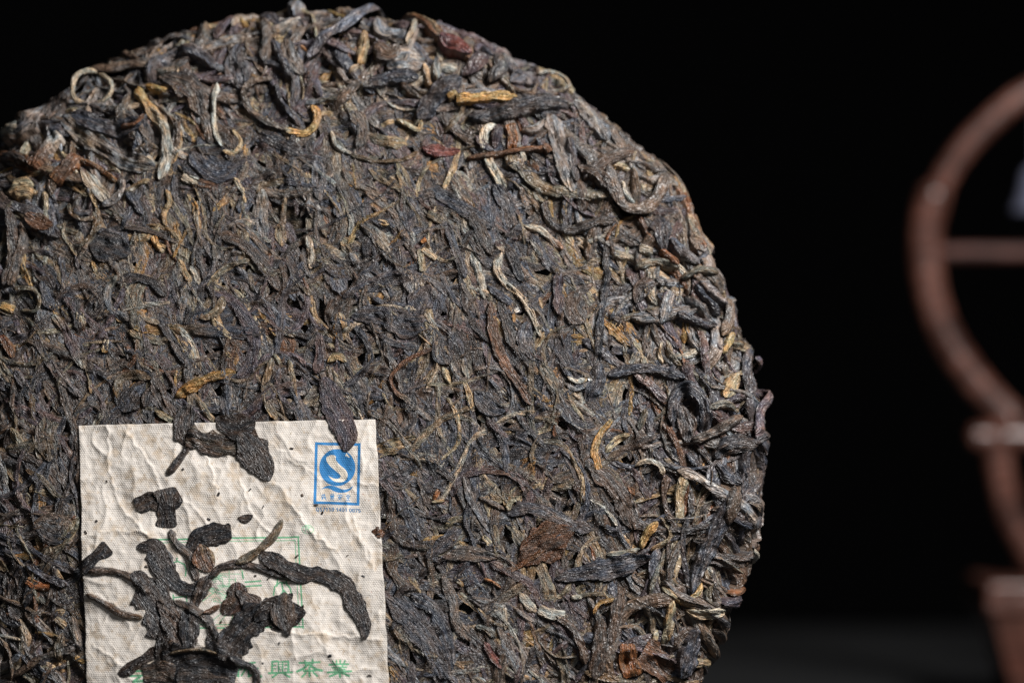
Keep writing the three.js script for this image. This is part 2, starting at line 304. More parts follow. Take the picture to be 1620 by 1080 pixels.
function big(x, y, iv) {
  const edge = ss(72, 104, Math.hypot(x, y)), kind = rnd() < edge * 0.45 ? 'tube' : pick(['strand', 'strand', 'strand', 'flat', 'flat', 'fold']);
  const w = kind === 'flat' ? rr(2.4, 5.6) : kind === 'tube' ? rr(0.8, 1.8) : (rnd() < 0.55 ? rr(0.8, 1.6) : rr(1.5, 2.9)) * lerp(1, 0.85, edge), len = kind === 'flat' ? rr(8, 20) : rr(12, 34) * lerp(1, 1.15, edge);
  lay({ color: wpick(zone(x, y)), kind, shape: kind === 'flat' ? 'leaf' : 'strand', w, pts: wander(x, y, angleAt(x, y), len, kind === 'flat' ? 0.035 : 0.10), fine: iv ? 1 : 1.7, edge: rnd() < 0.25 ? rr(0.3, 0.8) : 0, sink: lerp(0.86, 0.9, edge), flatness: 0.6, tip: rnd() < 0.22 ? pick(['tan', 'pale', 'olive', 'gold']) : undefined, tipAt: pick(['end', 'start', 'both']) });
}
for (let k = 0; k < 3100; k++) { const [x, y] = spot(121); if (few(x, y, 0.4)) big(x, y, inView(x, y)); }
for (let k = 0; k < 1150; k++) { const a = rr(0, Math.PI * 2), s = rr(84, 122); const x = Math.cos(a) * s, y = Math.sin(a) * s; if (few(x, y, 0.4)) big(x, y, inView(x, y)); }
for (let k = 0; k < 1000; k++) {                                            // loose thin strands standing proud of the rim
  const a = rr(-1.0, 2.75), s = rr(82, 113), x = Math.cos(a) * s, y = Math.sin(a) * s; if (!inView(x, y)) continue;
  const z = zone(x, y);
  lay({ color: wpick({ slate: 4, purple: 2.4, brown: 2.6, umber: 2.6, grey: 2.4, olive: 0.8, tan: 0.5, pale: 0.6, rust: 0.4, gold: 0.15 }), kind: pick(['tube', 'fold', 'strand']), flatness: 0.55, w: rr(0.9, 2.9), pts: wander(x, y, angleAt(x, y) + gauss() * 0.5, rr(14, 40), 0.08), lift: rr(0, 1.1) * ss(80, 100, s), sink: 0.9, groove: 1.4, stiff: 1.3, conform: 0.3 });
}
for (let k = 0; k < 330; k++) {                                            // thin pale strands and leaf tips woven in
  const [x, y] = spot(112); if (!inView(x, y)) continue;
  lay({ color: wpick({ tan: 3, olive: 4, umber: 3, pale: 1.6, gold: 0.8, rust: 0.8 }), kind: rnd() < 0.7 ? 'strand' : 'fold', w: rr(0.6, 1.5), pts: wander(x, y, angleAt(x, y), rr(6, 20), 0.12), sink: 0.9, th: 0.5, taper: rr(0, 0.6), tip: pick(['umber', 'olive', undefined]) });
}
for (let k = 0; k < 450; k++) {                                            // slivers, dust of broken leaf and stalks on top
  const [x, y] = spot(119); if (!inView(x, y)) continue;
  lay({ color: wpick({ slate: 3, brown: 3, umber: 3, olive: 2.6, tan: 1.6, pale: 0.6, rust: 0.8, gold: 0.6, purple: 1 }), kind: 'strand', w: rr(0.5, 1.5), pts: wander(x, y, angleAt(x, y), rr(2, 8), 0.05), sink: 0.9, th: 0.4 });
}

{
  let a = 0, an = 0, b = 0, bn = 0;
  for (let j = 0; j < N; j++) for (let i = 0; i < N; i++) { const s = Math.hypot(-HALF + i * C, -HALF + j * C); if (s < 60) { a += HT[j * N + i]; an++; } else if (s > 95 && s < 112) { b += HT[j * N + i]; bn++; } }
  H0.c = a / an; H0.e = b / bn + 0.6;
  placed = true;
}
// ---------------------------------------------------------------- the leaves one can point at, from the photograph: colour, width (photograph px), path (photograph px)
const PXMM = 1 / 7.1;
function L(color, w, path, o = {}) {
  const pts = []; for (let i = 0; i < path.length; i += 2) pts.push(at(path[i], path[i + 1]));
  const light = /pale|cream|tan|gold|white/.test(color);
  return lay({ kind: 'strand', lift: light ? 0.45 : 0.35, sink: 0.95, ...o, bright: (o.bright ?? 1) * (light ? 1.3 : 1), clean: light, color, w: w * PXMM, pts, forced: true, fine: 0.85 });
}
const leafy = { kind: 'flat', shape: 'leaf' }, stub = { shape: 'stub', ragged: 0.25 }, tube = { kind: 'tube', lift: 0.5 };
// top left
L('slate', 22, [232, 128, 250, 98, 280, 84, 318, 88, 340, 112], { bright: 1.15 });
L('brown', 16, [205, 150, 190, 178, 196, 205, 215, 222]);
L('grey', 30, [98, 185, 130, 210, 170, 238, 210, 258, 246, 264], { kind: 'fold', alt: 'tan', altK: 0.7, label: 'broad grey brown leaf lying aslant at the upper left' });
L('pale', 17, [212, 138, 236, 172, 260, 205, 262, 248, 252, 285], { alt: 'olive', altK: 0.7, tip: 'gold', tipAt: 'start', wrinkle: 0.4 });
L('gold', 10, [232, 135, 246, 141, 264, 146], stub);
L('slate', 36, [378, 68, 372, 95, 380, 125, 388, 150], { ...leafy, bright: 1.3 });
L('brown', 40, [255, 120, 290, 132, 310, 150, 318, 185], { ...leafy });
L('umber', 10, [432, 124, 400, 132, 386, 146, 392, 172, 416, 192, 455, 208], { ...tube, wrinkle: 0.2 });
L('gold', 11, [450, 206, 478, 213, 496, 204, 502, 184, 492, 166], { ...tube, alt: 'olive', altK: 0.8 });
L('slate', 12, [438, 132, 442, 160, 462, 182, 478, 200], { lift: 0.5 });
L('black', 26, [408, 212, 440, 226, 480, 244], { kind: 'fold' });
L('slate', 28, [300, 240, 318, 262, 350, 275, 372, 262], { bright: 1.1 });
L('brown', 34, [345, 205, 362, 218, 372, 236], { ...leafy });
L('pale', 9, [344, 132, 336, 165, 338, 195, 342, 215, 352, 232], { wrinkle: 0.3 });
L('tan', 7, [352, 238, 368, 242, 380, 226, 368, 206], { ...tube, lift: 0.2 });
L('cream', 13, [288, 280, 301, 285, 313, 288], { ...stub, bright: 1.1, label: 'short cream stub of stalk' });
L('rust', 14, [312, 288, 326, 291, 340, 292], stub);
L('grey', 46, [0, 226, 30, 200, 58, 176, 88, 146], { ...leafy, alt: 'slate', altK: 0.8, bright: 1.1, skew: 0 });
L('pale', 16, [0, 222, 14, 208, 28, 198], stub);
L('brown', 32, [76, 190, 88, 172, 100, 152], { ...leafy, alt: 'rust' });
L('rust', 20, [95, 214, 78, 234, 50, 266], { ...stub, lift: 1.2, tip: 'white', tipAt: 'start', alt: 'orange', altK: 0.8, label: 'broken stalk with a whitish end and orange side' });
L('orange', 24, [124, 246, 106, 266, 84, 286], { kind: 'fold', shape: 'stub', lift: 0.8, alt: 'brown', altK: 0.8 });
L('black', 15, [0, 254, 18, 250, 42, 258], { lift: 0.6 });
L('tan', 40, [10, 306, 30, 300, 54, 298], { ...leafy, cup: -0.6, th: 1.6, lift: 0.8, alt: 'rust', altK: 0.7, label: 'folded tan leaf chip at the left edge' });
L('pale', 24, [126, 262, 142, 286, 160, 306, 170, 322], { ...leafy, alt: 'purple', altK: 0.9 });
L('orange', 7, [130, 254, 156, 266, 184, 288], { ...stub, lift: 0.8 });
L('grey', 12, [190, 280, 194, 298, 182, 316, 160, 326], tube);
L('olive', 10, [198, 304, 214, 294, 236, 284], { tip: 'tan' });
L('slate', 12, [200, 305, 214, 322, 224, 340]);
L('slate', 28, [112, 178, 150, 196, 196, 202, 226, 192], { kind: 'fold', alt: 'black' });
L('rust', 6, [190, 200, 212, 196, 228, 182], { kind: 'stem' });
L('tan', 9, [262, 300, 268, 318, 258, 340, 262, 358], { wrinkle: 0.3 });
L('brown', 14, [12, 330, 20, 372, 18, 412, 6, 452], { lift: 1 });
L('umber', 13, [32, 352, 36, 382, 26, 412, 14, 452], { lift: 1, alt: 'rust', altK: 0.6 });
L('rust', 30, [38, 340, 62, 352, 84, 356], { ...leafy, alt: 'brown', altK: 0.8 });
L('olive', 7, [108, 320, 112, 336, 128, 348, 148, 346, 144, 372, 126, 392], { ...tube, alt: 'rust', altK: 0.6 });
L('black', 52, [142, 388, 170, 392, 206, 400], { ...leafy, th: 0.9, wrinkle: 0.15 });
L('gold', 11, [242, 374, 248, 388, 260, 394], { ...stub, tip: 'tan' });
// along the top and the upper right
L('grey', 22, [462, 24, 492, 12, 526, 14], { lift: 1.2, alt: 'slate', altK: 0.7 });
L('slate', 19, [486, 96, 512, 68, 546, 48, 574, 28, 622, 15], { kind: 'tube', lift: 1.6, bright: 1.5, wrinkle: 0.25, label: 'long slate grey strand reaching over the top rim' });
L('gold', 8, [516, 17, 540, 20, 556, 34], tube);
L('umber', 16, [418, 34, 422, 62, 416, 100], { lift: 0.8, alt: 'grey' });
L('slate', 15, [430, 62, 446, 94, 462, 126], { bright: 0.9 });
L('grey', 22, [450, 60, 460, 90, 478, 118], { kind: 'fold' });
L('tan', 17, [576, 52, 574, 78, 566, 100], { alt: 'pale', wrinkle: 0.4 });
L('orange', 8, [476, 72, 490, 76], { ...stub });
L('pale', 12, [566, 102, 552, 116], { alt: 'tan' });
L('grey', 30, [596, 30, 610, 54, 640, 50], { ...leafy, lift: 1, bright: 1.2 });
L('pale', 9, [656, 38, 650, 54, 642, 72], { lift: 1 });
L('brown', 34, [594, 70, 616, 84, 630, 70], { ...leafy, cup: -0.5, th: 1.2 });
L('rust', 11, [612, 22, 650, 34, 682, 50, 716, 78, 748, 100], { kind: 'fold', lift: 1.4, alt: 'tan', altK: 0.5 });
L('red', 20, [694, 62, 716, 76, 744, 92], { kind: 'fold', lift: 1.3, alt: 'purple', altK: 0.6 });
L('grey', 36, [612, 102, 640, 96, 676, 100], { ...leafy, bright: 1.25 });
L('pale', 10, [670, 102, 676, 122, 684, 140], { tip: 'olive' });
L('umber', 13, [692, 82, 690, 108, 692, 126], { lift: 0.5, tip: 'pale' });
L('slate', 22, [582, 134, 618, 122, 662, 122], { kind: 'fold' });
L('slate', 30, [662, 192, 684, 160, 706, 138, 730, 124], { kind: 'fold', th: 1, label: 'slate blue leaf pointing up to the top rim' });
L('purple', 26, [730, 120, 752, 104, 772, 92], { kind: 'tube', lift: 0.6 });
L('brown', 24, [772, 132, 790, 112, 782, 90], { kind: 'tube', lift: 0.8 });
L('slate', 34, [808, 128, 832, 120, 854, 136], { ...leafy, bright: 1.3 });
L('grey', 13, [730, 148, 765, 144, 806, 150], { alt: 'tan', altK: 0.6 });
L('gold', 15, [722, 158, 752, 159, 782, 156, 816, 159], { ...stub, kind: 'flat', th: 0.9, lift: 0.7, bright: 1.15, altK: 0.15, label: 'bright golden stub of leaf lying level near the upper right' });
L('gold', 12, [708, 154, 722, 146], { ...stub, alt: 'olive', altK: 0.8 });
L('black', 25, [740, 186, 780, 182, 822, 172, 862, 163, 900, 168], { lift: 0.6, alt: 'slate', label: 'blue black leaf lying level below the golden stub' });
L('red', 21, [668, 236, 696, 241, 728, 238], { ...leafy, kind: 'flat', lift: 0.6, bright: 1.1, alt: 'brown', altK: 0.3, label: 'dark red brown leaf piece right of the centre top' });
L('olive', 14, [700, 350, 676, 338], { ...stub });
L('pale', 13, [788, 196, 770, 204, 764, 224, 768, 244], { ...tube, wrinkle: 0.3 });
L('cream', 13, [766, 232, 776, 262, 790, 284, 798, 302], { kind: 'fold', bright: 0.85, label: 'cream twisted leaf at the upper right' });
L('purple', 12, [752, 216, 766, 232, 782, 240], { lift: 0.7, tip: 'slate' });
L('purple', 17, [790, 194, 786, 214, 782, 234]);
L('orange', 15, [806, 195, 810, 214, 810, 236], { ...stub, kind: 'fold', lift: 0.5 });
L('pale', 9, [822, 232, 830, 252], stub);
L('grey', 14, [825, 206, 848, 204, 860, 190], { alt: 'pale' });
L('tan', 8, [626, 190, 646, 200, 662, 208, 667, 192], { ...tube, alt: 'gold', altK: 0.6 });
L('rust', 8, [738, 252, 776, 245, 812, 240, 866, 236], { kind: 'stem', shape: 'stub', th: 0.9, lift: 1, label: 'thin brown twig lying level at the upper right' });
L('rust', 13, [860, 231, 870, 242], { ...stub, wrinkle: 0.4, lift: 1 });
L('grey', 25, [870, 178, 880, 214, 892, 256, 906, 304], { kind: 'fold', alt: 'pale', altK: 0.5, wrinkle: 0.45, label: 'grey ribbed leaf running down from the upper right rim' });
L('slate', 12, [900, 216, 908, 250, 912, 288]);
L('grey', 24, [908, 160, 936, 186, 962, 222], { kind: 'fold', alt: 'pale', altK: 0.9, bright: 1.2, wrinkle: 0.45 });
L('umber', 19, [962, 262, 968, 298, 986, 330, 1016, 334, 1040, 308, 1046, 278], { kind: 'tube', lift: 1.2, alt: 'brown', wrinkle: 0.25, label: 'dark brown strand curled in a hook near the right rim' });
L('brown', 16, [912, 262, 944, 276, 966, 300], { lift: 0.7 });
L('pale', 10, [986, 286, 990, 306, 1004, 322], { alt: 'grey' });
L('umber', 12, [1000, 268, 1006, 292, 1012, 318]);
L('brown', 14, [858, 318, 870, 350, 898, 366, 940, 352, 972, 350], { lift: 0.5 });
L('slate', 22, [686, 300, 722, 324, 752, 344, 778, 362], { kind: 'fold' });
L('slate', 23, [782, 292, 800, 322, 806, 362], { kind: 'flat' });
L('olive', 16, [846, 300, 862, 318], stub);
// the middle
L('pale', 13, [794, 400, 786, 424, 800, 448, 826, 472, 842, 500, 856, 534], { kind: 'fold', alt: 'tan', altK: 0.5, lift: 0.6, taper: 0.4, label: 'pale tan leaf sloping down right of the centre' });
L('pale', 12, [830, 358, 856, 366, 878, 384, 890, 396], { tip: 'rust' });
L('rust', 19, [776, 478, 780, 520, 792, 562, 816, 600, 840, 640], { lift: 0.5, taper: 0.35, alt: 'brown', altK: 0.7, wrinkle: 0.14, label: 'smooth brown strand sloping down below the pale leaf' });
L('brown', 15, [790, 474, 802, 512, 812, 550], { kind: 'fold' });
L('slate', 12, [772, 452, 790, 466, 812, 482]);
L('slate', 28, [834, 508, 830, 538, 846, 572], { ...leafy });
L('black', 12, [962, 424, 954, 478, 948, 532, 944, 590, 938, 618], { lift: 0.5, alt: 'slate', altK: 0.3, label: 'straight blackish strand running up and down right of the centre' });
L('slate', 24, [948, 575, 944, 606, 928, 634], { kind: 'flat' });
L('orange', 4, [976, 354, 966, 366, 958, 382], { kind: 'stem', lift: 0.5 });
L('purple', 15, [884, 430, 882, 466, 884, 498], { kind: 'flat', th: 0.7 });
L('brown', 40, [912, 464, 908, 490, 924, 512], { ...leafy, th: 0.8 });
L('tan', 10, [664, 394, 666, 412, 668, 430], { ...stub, alt: 'gold' });
L('tan', 9, [668, 394, 680, 402, 690, 410], stub);
L('orange', 7, [666, 384, 674, 378], stub);
L('grey', 24, [644, 428, 650, 448, 654, 472], { ...leafy, alt: 'pale', altK: 1, bright: 1.1, wrinkle: 0.4 });
L('rust', 7, [684, 552, 656, 564, 632, 580, 618, 600, 628, 622, 646, 632], { kind: 'stem', alt: 'olive', altK: 0.7 });
L('slate', 38, [706, 532, 700, 556, 712, 576], { ...leafy });
L('slate', 32, [556, 500, 600, 498, 640, 516, 678, 512], { kind: 'fold' });
L('slate', 34, [680, 452, 664, 478, 650, 500], { ...leafy });
L('slate', 14, [706, 352, 716, 384, 730, 420, 736, 440], { lift: 0.4 });
L('brown', 18, [744, 336, 760, 364, 778, 404]);
L('black', 14, [800, 386, 814, 414, 826, 446]);
L('tan', 9, [734, 602, 742, 624, 746, 646], { alt: 'olive' });
L('slate', 30, [752, 618, 780, 646, 800, 650], { ...leafy });
L('slate', 17, [962, 594, 1000, 584, 1040, 586, 1082, 598], { alt: 'grey' });
L('pale', 8, [898, 596, 912, 604, 926, 598], tube); L('grey', 8, [894, 606, 912, 616, 930, 606], tube); L('pale', 6, [908, 622, 918, 630], stub);
L('white', 6, [814, 492, 822, 488], stub); L('white', 4, [932, 597, 936, 603], stub);
L('tan', 13, [700, 580, 712, 606], { alt: 'olive', altK: 1 });
L('tan', 9, [596, 350, 616, 356], { alt: 'gold' });
L('pale', 9, [548, 330, 556, 350, 552, 372], { alt: 'tan' });
L('pale', 7, [524, 208, 532, 232, 556, 244], { kind: 'stem' });
L('olive', 7, [556, 246, 600, 256, 640, 252, 660, 240], { kind: 'stem', alt: 'umber' });
L('umber', 22, [556, 176, 574, 204, 566, 236], { kind: 'fold' });
L('purple', 17, [504, 526, 506, 556, 500, 590], { kind: 'flat', bright: 1.2 });
L('tan', 13, [518, 572, 532, 562, 548, 572], { ...leafy, alt: 'gold', altK: 0.8 });
L('olive', 13, [430, 566, 420, 606, 424, 640, 436, 664], { alt: 'gold', altK: 0.8 });
L('grey', 18, [416, 300, 412, 334, 416, 372], { kind: 'fold', alt: 'pale' });
L('olive', 20, [440, 352, 446, 386], { ...leafy, alt: 'tan' });
L('pale', 12, [486, 372, 492, 404, 490, 424], { alt: 'tan' });
L('brown', 17, [346, 368, 386, 388, 412, 414, 442, 458], { lift: 0.5, label: 'long dark brown strand left of the centre' });
L('brown', 8, [196, 360, 236, 366, 280, 384], { kind: 'stem', lift: 0.5 });
L('black', 17, [186, 448, 214, 440, 240, 446, 262, 468]);
L('olive', 10, [328, 452, 340, 436, 362, 420, 394, 410], { alt: 'tan', altK: 0.8 });
L('olive', 12, [316, 504, 334, 498, 348, 486, 352, 468], { ...tube, alt: 'tan' });
L('black', 15, [248, 500, 270, 536, 290, 566, 316, 592]);
L('olive', 9, [208, 462, 216, 490, 232, 506, 252, 512], { alt: 'pale', altK: 0.6 });
L('olive', 9, [200, 524, 220, 534, 250, 540, 268, 536], { alt: 'tan', altK: 0.7 });
L('slate', 16, [66, 446, 72, 470, 84, 490]);
L('purple', 14, [80, 498, 100, 516, 114, 550, 134, 584], { kind: 'fold', tip: 'pale', tipAt: 'both', label: 'purple brown strand with pale ends at the left' });
L('slate', 13, [54, 528, 66, 556, 88, 588, 126, 628], { lift: 0.4 });
L('slate', 14, [22, 585, 40, 614, 58, 640]);
L('tan', 12, [122, 492, 128, 506, 130, 524], { tip: 'rust' });
L('cream', 10, [168, 538, 164, 558], { ...stub, tip: 'gold' });
L('orange', 16, [0, 530, 12, 548, 20, 566], { lift: 0.5, alt: 'red', altK: 0.7 });
L('gold', 13, [2, 484, 22, 490], stub);
L('olive', 7, [20, 457, 52, 458, 62, 476, 56, 492, 32, 490], tube);
L('black', 14, [116, 470, 120, 500, 124, 530]);
L('olive', 13, [184, 630, 188, 602, 210, 594, 238, 599], { kind: 'fold', alt: 'gold', altK: 0.9, lift: 0.4, label: 'olive gold leaf bent at a right angle above the ticket' });
L('gold', 16, [276, 628, 304, 610, 336, 596, 372, 588], { alt: 'umber', altK: 0.8, lift: 0.4 });
L('black', 40, [194, 652, 202, 634, 218, 622], { ...leafy, cup: -0.6, th: 2, lift: 0.4, label: 'small black curled leaf ball above the ticket' });
L('black', 17, [228, 644, 234, 622, 244, 610], { lift: 0.6 });
L('brown', 20, [242, 596, 256, 630, 276, 664], { kind: 'fold' });
L('tan', 14, [244, 650, 262, 660, 284, 674], { alt: 'gold', altK: 0.6, taper: 0.5 });
L('cream', 6, [294, 642, 300, 648], stub);
L('olive', 36, [70, 660, 72, 694, 78, 730], { ...leafy, alt: 'umber', altK: 1 });
L('olive', 8, [40, 742, 68, 760, 92, 790], { lift: 0.3 });
L('black', 34, [60, 830, 84, 846, 112, 838], { ...leafy });
L('orange', 14, [42, 918, 58, 926, 78, 928], { ...stub, alt: 'tan', altK: 0.6 });
L('black', 14, [0, 960, 12, 984, 34, 988], tube); L('slate', 11, [40, 890, 72, 912, 108, 926], tube);
L('olive', 14, [98, 1000, 92, 1024, 94, 1046], { ...leafy, alt: 'grey' }); L('tan', 10, [88, 978, 102, 992], stub); L('gold', 9, [118, 1040, 134, 1046], stub);
// right of the middle and the right rim
L('slate', 19, [1062, 672, 1066, 634, 1086, 614, 1108, 632, 1114, 662, 1116, 690], { kind: 'fold', lift: 0.7, label: 'slate grey leaf bent like an arch near the right rim' });
L('brown', 34, [1078, 640, 1086, 670, 1088, 700], { kind: 'fold', alt: 'grey' });
L('umber', 15, [1148, 474, 1150, 504, 1140, 532], { kind: 'tube', lift: 0.9 });
L('slate', 12, [1098, 452, 1116, 472, 1138, 500], { lift: 0.8 }); L('slate', 12, [1106, 446, 1128, 462, 1146, 484], { lift: 0.9, bright: 1.2 }); L('brown', 12, [1088, 466, 1108, 488, 1126, 510], { lift: 0.7 });
L('slate', 13, [1070, 496, 1098, 508, 1134, 515], { lift: 0.9 });
L('grey', 20, [1062, 460, 1054, 484, 1046, 512], { ...leafy, alt: 'pale', altK: 0.8, bright: 1.3 });
L('cream', 6, [1048, 540, 1044, 556, 1050, 574], { bright: 0.8, lift: 0.4 });
L('gold', 9, [1158, 526, 1152, 544, 1142, 560], { kind: 'fold', lift: 0.7, alt: 'tan' });
L('purple', 15, [1186, 568, 1202, 600, 1204, 636, 1196, 664, 1192, 694], { kind: 'tube', lift: 1, alt: 'umber', bright: 1.4 });
L('umber', 15, [1094, 698, 1130, 684, 1176, 656], { lift: 0.9 });
L('olive', 11, [1120, 646, 1150, 640, 1176, 650], { alt: 'grey', lift: 0.6 });
L('tan', 22, [1146, 628, 1160, 608, 1166, 590], { ...leafy, alt: 'grey', lift: 0.4 });
L('gold', 11, [946, 738, 940, 716, 948, 690, 968, 664], { kind: 'fold', alt: 'olive', altK: 0.7 });
L('tan', 9, [958, 716, 976, 696, 996, 688], { alt: 'olive' }); L('olive', 9, [1010, 680, 1016, 664, 1022, 646], { alt: 'tan' });
L('black', 32, [1132, 726, 1154, 704, 1196, 704], { ...leafy, lift: 0.8, alt: 'slate', cup: -0.4, th: 1.2 });
L('slate', 24, [1130, 736, 1152, 752, 1172, 766], { kind: 'fold', lift: 0.6 });
L('pale', 9, [1004, 738, 1022, 730, 1042, 736, 1050, 752], tube);
L('pale', 8, [1176, 476, 1182, 504, 1190, 534], { lift: 0.8 });
L('olive', 14, [1004, 424, 1040, 414, 1074, 424], { alt: 'grey' }); L('olive', 13, [1078, 442, 1104, 428, 1132, 436], { alt: 'tan', altK: 0.7, lift: 0.6 });
L('pale', 15, [1010, 396, 1034, 396], { ...stub, alt: 'tan' });
L('slate', 27, [1044, 338, 1046, 366, 1050, 396], { kind: 'fold', lift: 0.5 }); L('rust', 12, [1044, 396, 1060, 408, 1070, 422], { lift: 0.6 });
L('umber', 40, [1088, 340, 1104, 372, 1118, 406], { ...leafy, alt: 'tan', altK: 0.5, bright: 1.3 });
L('slate', 20, [1060, 378, 1080, 402, 1104, 420], { lift: 0.8 });
L('tan', 10, [1020, 446, 1026, 464, 1040, 482], { tip: 'pale' });
L('brown', 30, [1006, 478, 1016, 456, 1036, 446], { ...leafy, alt: 'purple' });
// lower right
L('slate', 29, [1154, 782, 1138, 826, 1118, 868, 1102, 904, 1092, 936], { ...leafy, th: 1.1, lift: 0.8, skew: -0.2, bright: 1.15, label: 'long slate leaf standing aslant by the lower right rim' });
L('gold', 14, [1040, 826, 1028, 838, 1020, 852, 1014, 868], { alt: 'orange', altK: 0.5, lift: 0.7, bright: 1.15, label: 'golden orange bud at the lower right' });
L('cream', 11, [960, 878, 984, 876, 1012, 868], { alt: 'tan', altK: 0.6, bright: 0.8 });
L('rust', 56, [820, 892, 856, 864, 908, 836], { ...leafy, th: 0.5, alt: 'brown', altK: 0.7, bright: 0.85, weave: 2, label: 'reddish brown flattened leaf at the lower right' });
L('orange', 8, [798, 906, 830, 890, 862, 868], { kind: 'flat', th: 0.3, lift: 0.4, weave: 2, bright: 0.5, alt: 'rust' }); L('orange', 8, [824, 862, 846, 846, 868, 834], { kind: 'flat', th: 0.3, lift: 0.4, weave: 2, bright: 0.45, alt: 'rust' });
L('slate', 20, [804, 814, 834, 804, 868, 812, 900, 828, 936, 838], { kind: 'fold', lift: 0.5, bright: 1.1 });
L('pale', 7, [934, 790, 952, 800, 966, 816, 976, 832], { alt: 'olive', lift: 0.4 });
L('brown', 30, [936, 744, 966, 766, 990, 800, 1004, 838], { kind: 'fold', alt: 'slate' });
L('slate', 33, [878, 916, 926, 906, 978, 896, 1032, 880], { ...leafy, th: 0.8, label: 'broad dark slate leaf lying level at the lower right' });
L('pale', 13, [822, 938, 834, 954, 848, 968], { alt: 'olive' }); L('pale', 16, [852, 964, 872, 972, 894, 974], { ...stub, alt: 'olive', lift: 0.5 }); L('cream', 7, [904, 945, 920, 945], stub);
L('brown', 12, [880, 974, 904, 994, 920, 1022, 926, 1050], { lift: 0.5 });
L('gold', 7, [938, 972, 948, 954, 976, 948], tube); L('olive', 15, [966, 960, 974, 976], { ...leafy, alt: 'tan' });
L('slate', 36, [614, 946, 650, 980, 686, 1030, 706, 1074], { kind: 'fold', th: 1 });
L('slate', 23, [650, 940, 688, 968, 706, 1014, 714, 1060]); L('umber', 18, [700, 912, 716, 950, 722, 986, 744, 1014], { alt: 'grey' });
L('orange', 26, [992, 1018, 994, 1044, 1000, 1070], { ...stub, kind: 'fold', th: 0.9, lift: 0.5, label: 'orange brown chip of leaf at the bottom' });
L('rust', 50, [1016, 1030, 1036, 1044, 1062, 1066], { ...leafy, shape: 'stub', alt: 'brown', altK: 0.8 });
L('tan', 8, [1048, 928, 1066, 944, 1088, 956, 1116, 962], { lift: 0.9, tip: 'slate' }); L('gold', 8, [1112, 922, 1104, 938, 1086, 950], { ...tube, alt: 'tan' });
L('grey', 9, [1050, 918, 1074, 940, 1100, 952, 1120, 958], { lift: 1, alt: 'slate' });
L('cream', 16, [1088, 966, 1112, 972, 1144, 966], { ...leafy, kind: 'fold', lift: 0.8, bright: 0.9, label: 'whitish leaf chip near the lower right rim' });
L('slate', 30, [1102, 992, 1090, 1028, 1074, 1072], { ...leafy, th: 1, lift: 0.7 });
L('tan', 12, [1064, 950, 1060, 970, 1052, 990], { alt: 'gold' });
L('brown', 22, [952, 978, 948, 1020, 940, 1074]); L('brown', 18, [980, 940, 972, 980, 966, 1020]);
L('grey', 10, [734, 754, 744, 790, 758, 816, 776, 842], { alt: 'umber', lift: 0.4 }); L('slate', 10, [746, 790, 738, 826, 752, 868]); L('umber', 9, [758, 786, 784, 798, 800, 806]);
L('orange', 4, [766, 916, 778, 920, 792, 930], { kind: 'stem', lift: 0.5 }); L('red', 11, [766, 1016, 778, 1038, 798, 1058], { alt: 'umber', lift: 0.4 });
L('tan', 8, [804, 808, 808, 794, 826, 786], tube); L('olive', 10, [752, 990, 770, 996, 784, 1008], { alt: 'pale' });
L('orange', 7, [686, 790, 694, 774], stub); L('tan', 7, [684, 794, 704, 792], { taper: 0.5 });
L('slate', 24, [672, 884, 700, 862, 730, 836], { ...leafy }); L('umber', 22, [700, 882, 740, 876, 790, 882], { ...leafy, alt: 'purple' });
L('tan', 9, [764, 848, 776, 862], stub); L('slate', 10, [768, 866, 790, 870], stub);
L('gold', 11, [942, 720, 948, 742], stub); L('orange', 10, [994, 770, 1004, 784], { alt: 'rust' });
L('umber', 20, [1150, 830, 1158, 800, 1164, 770], { lift: 0.6, alt: 'olive' }); L('pale', 9, [1188, 868, 1194, 888], { ...stub, lift: 0.6 });
L('rust', 10, [1150, 940, 1170, 930, 1184, 922], { lift: 0.8 }); L('purple', 20, [1140, 956, 1160, 950, 1178, 940], { lift: 0.8 });
const rings = [];                                                         // stems curled clear of the rim: centre, radii, width in photograph px
rings.push({ c: [143, 139], r: [31, 27], w: 9.5, a: [-1.0, 5.15], off: 3.0, tilt: -0.12, color: 'cream', alt: 'tan', label: 'cream stem curled into a ring at the upper left rim' });
rings.push({ c: [872, 129], r: [27, 15], w: 7, a: [-2.5, 1.75], off: 1.0, tilt: 0.12, color: 'cream', alt: 'grey', label: 'cream stem curled over the upper right rim' });
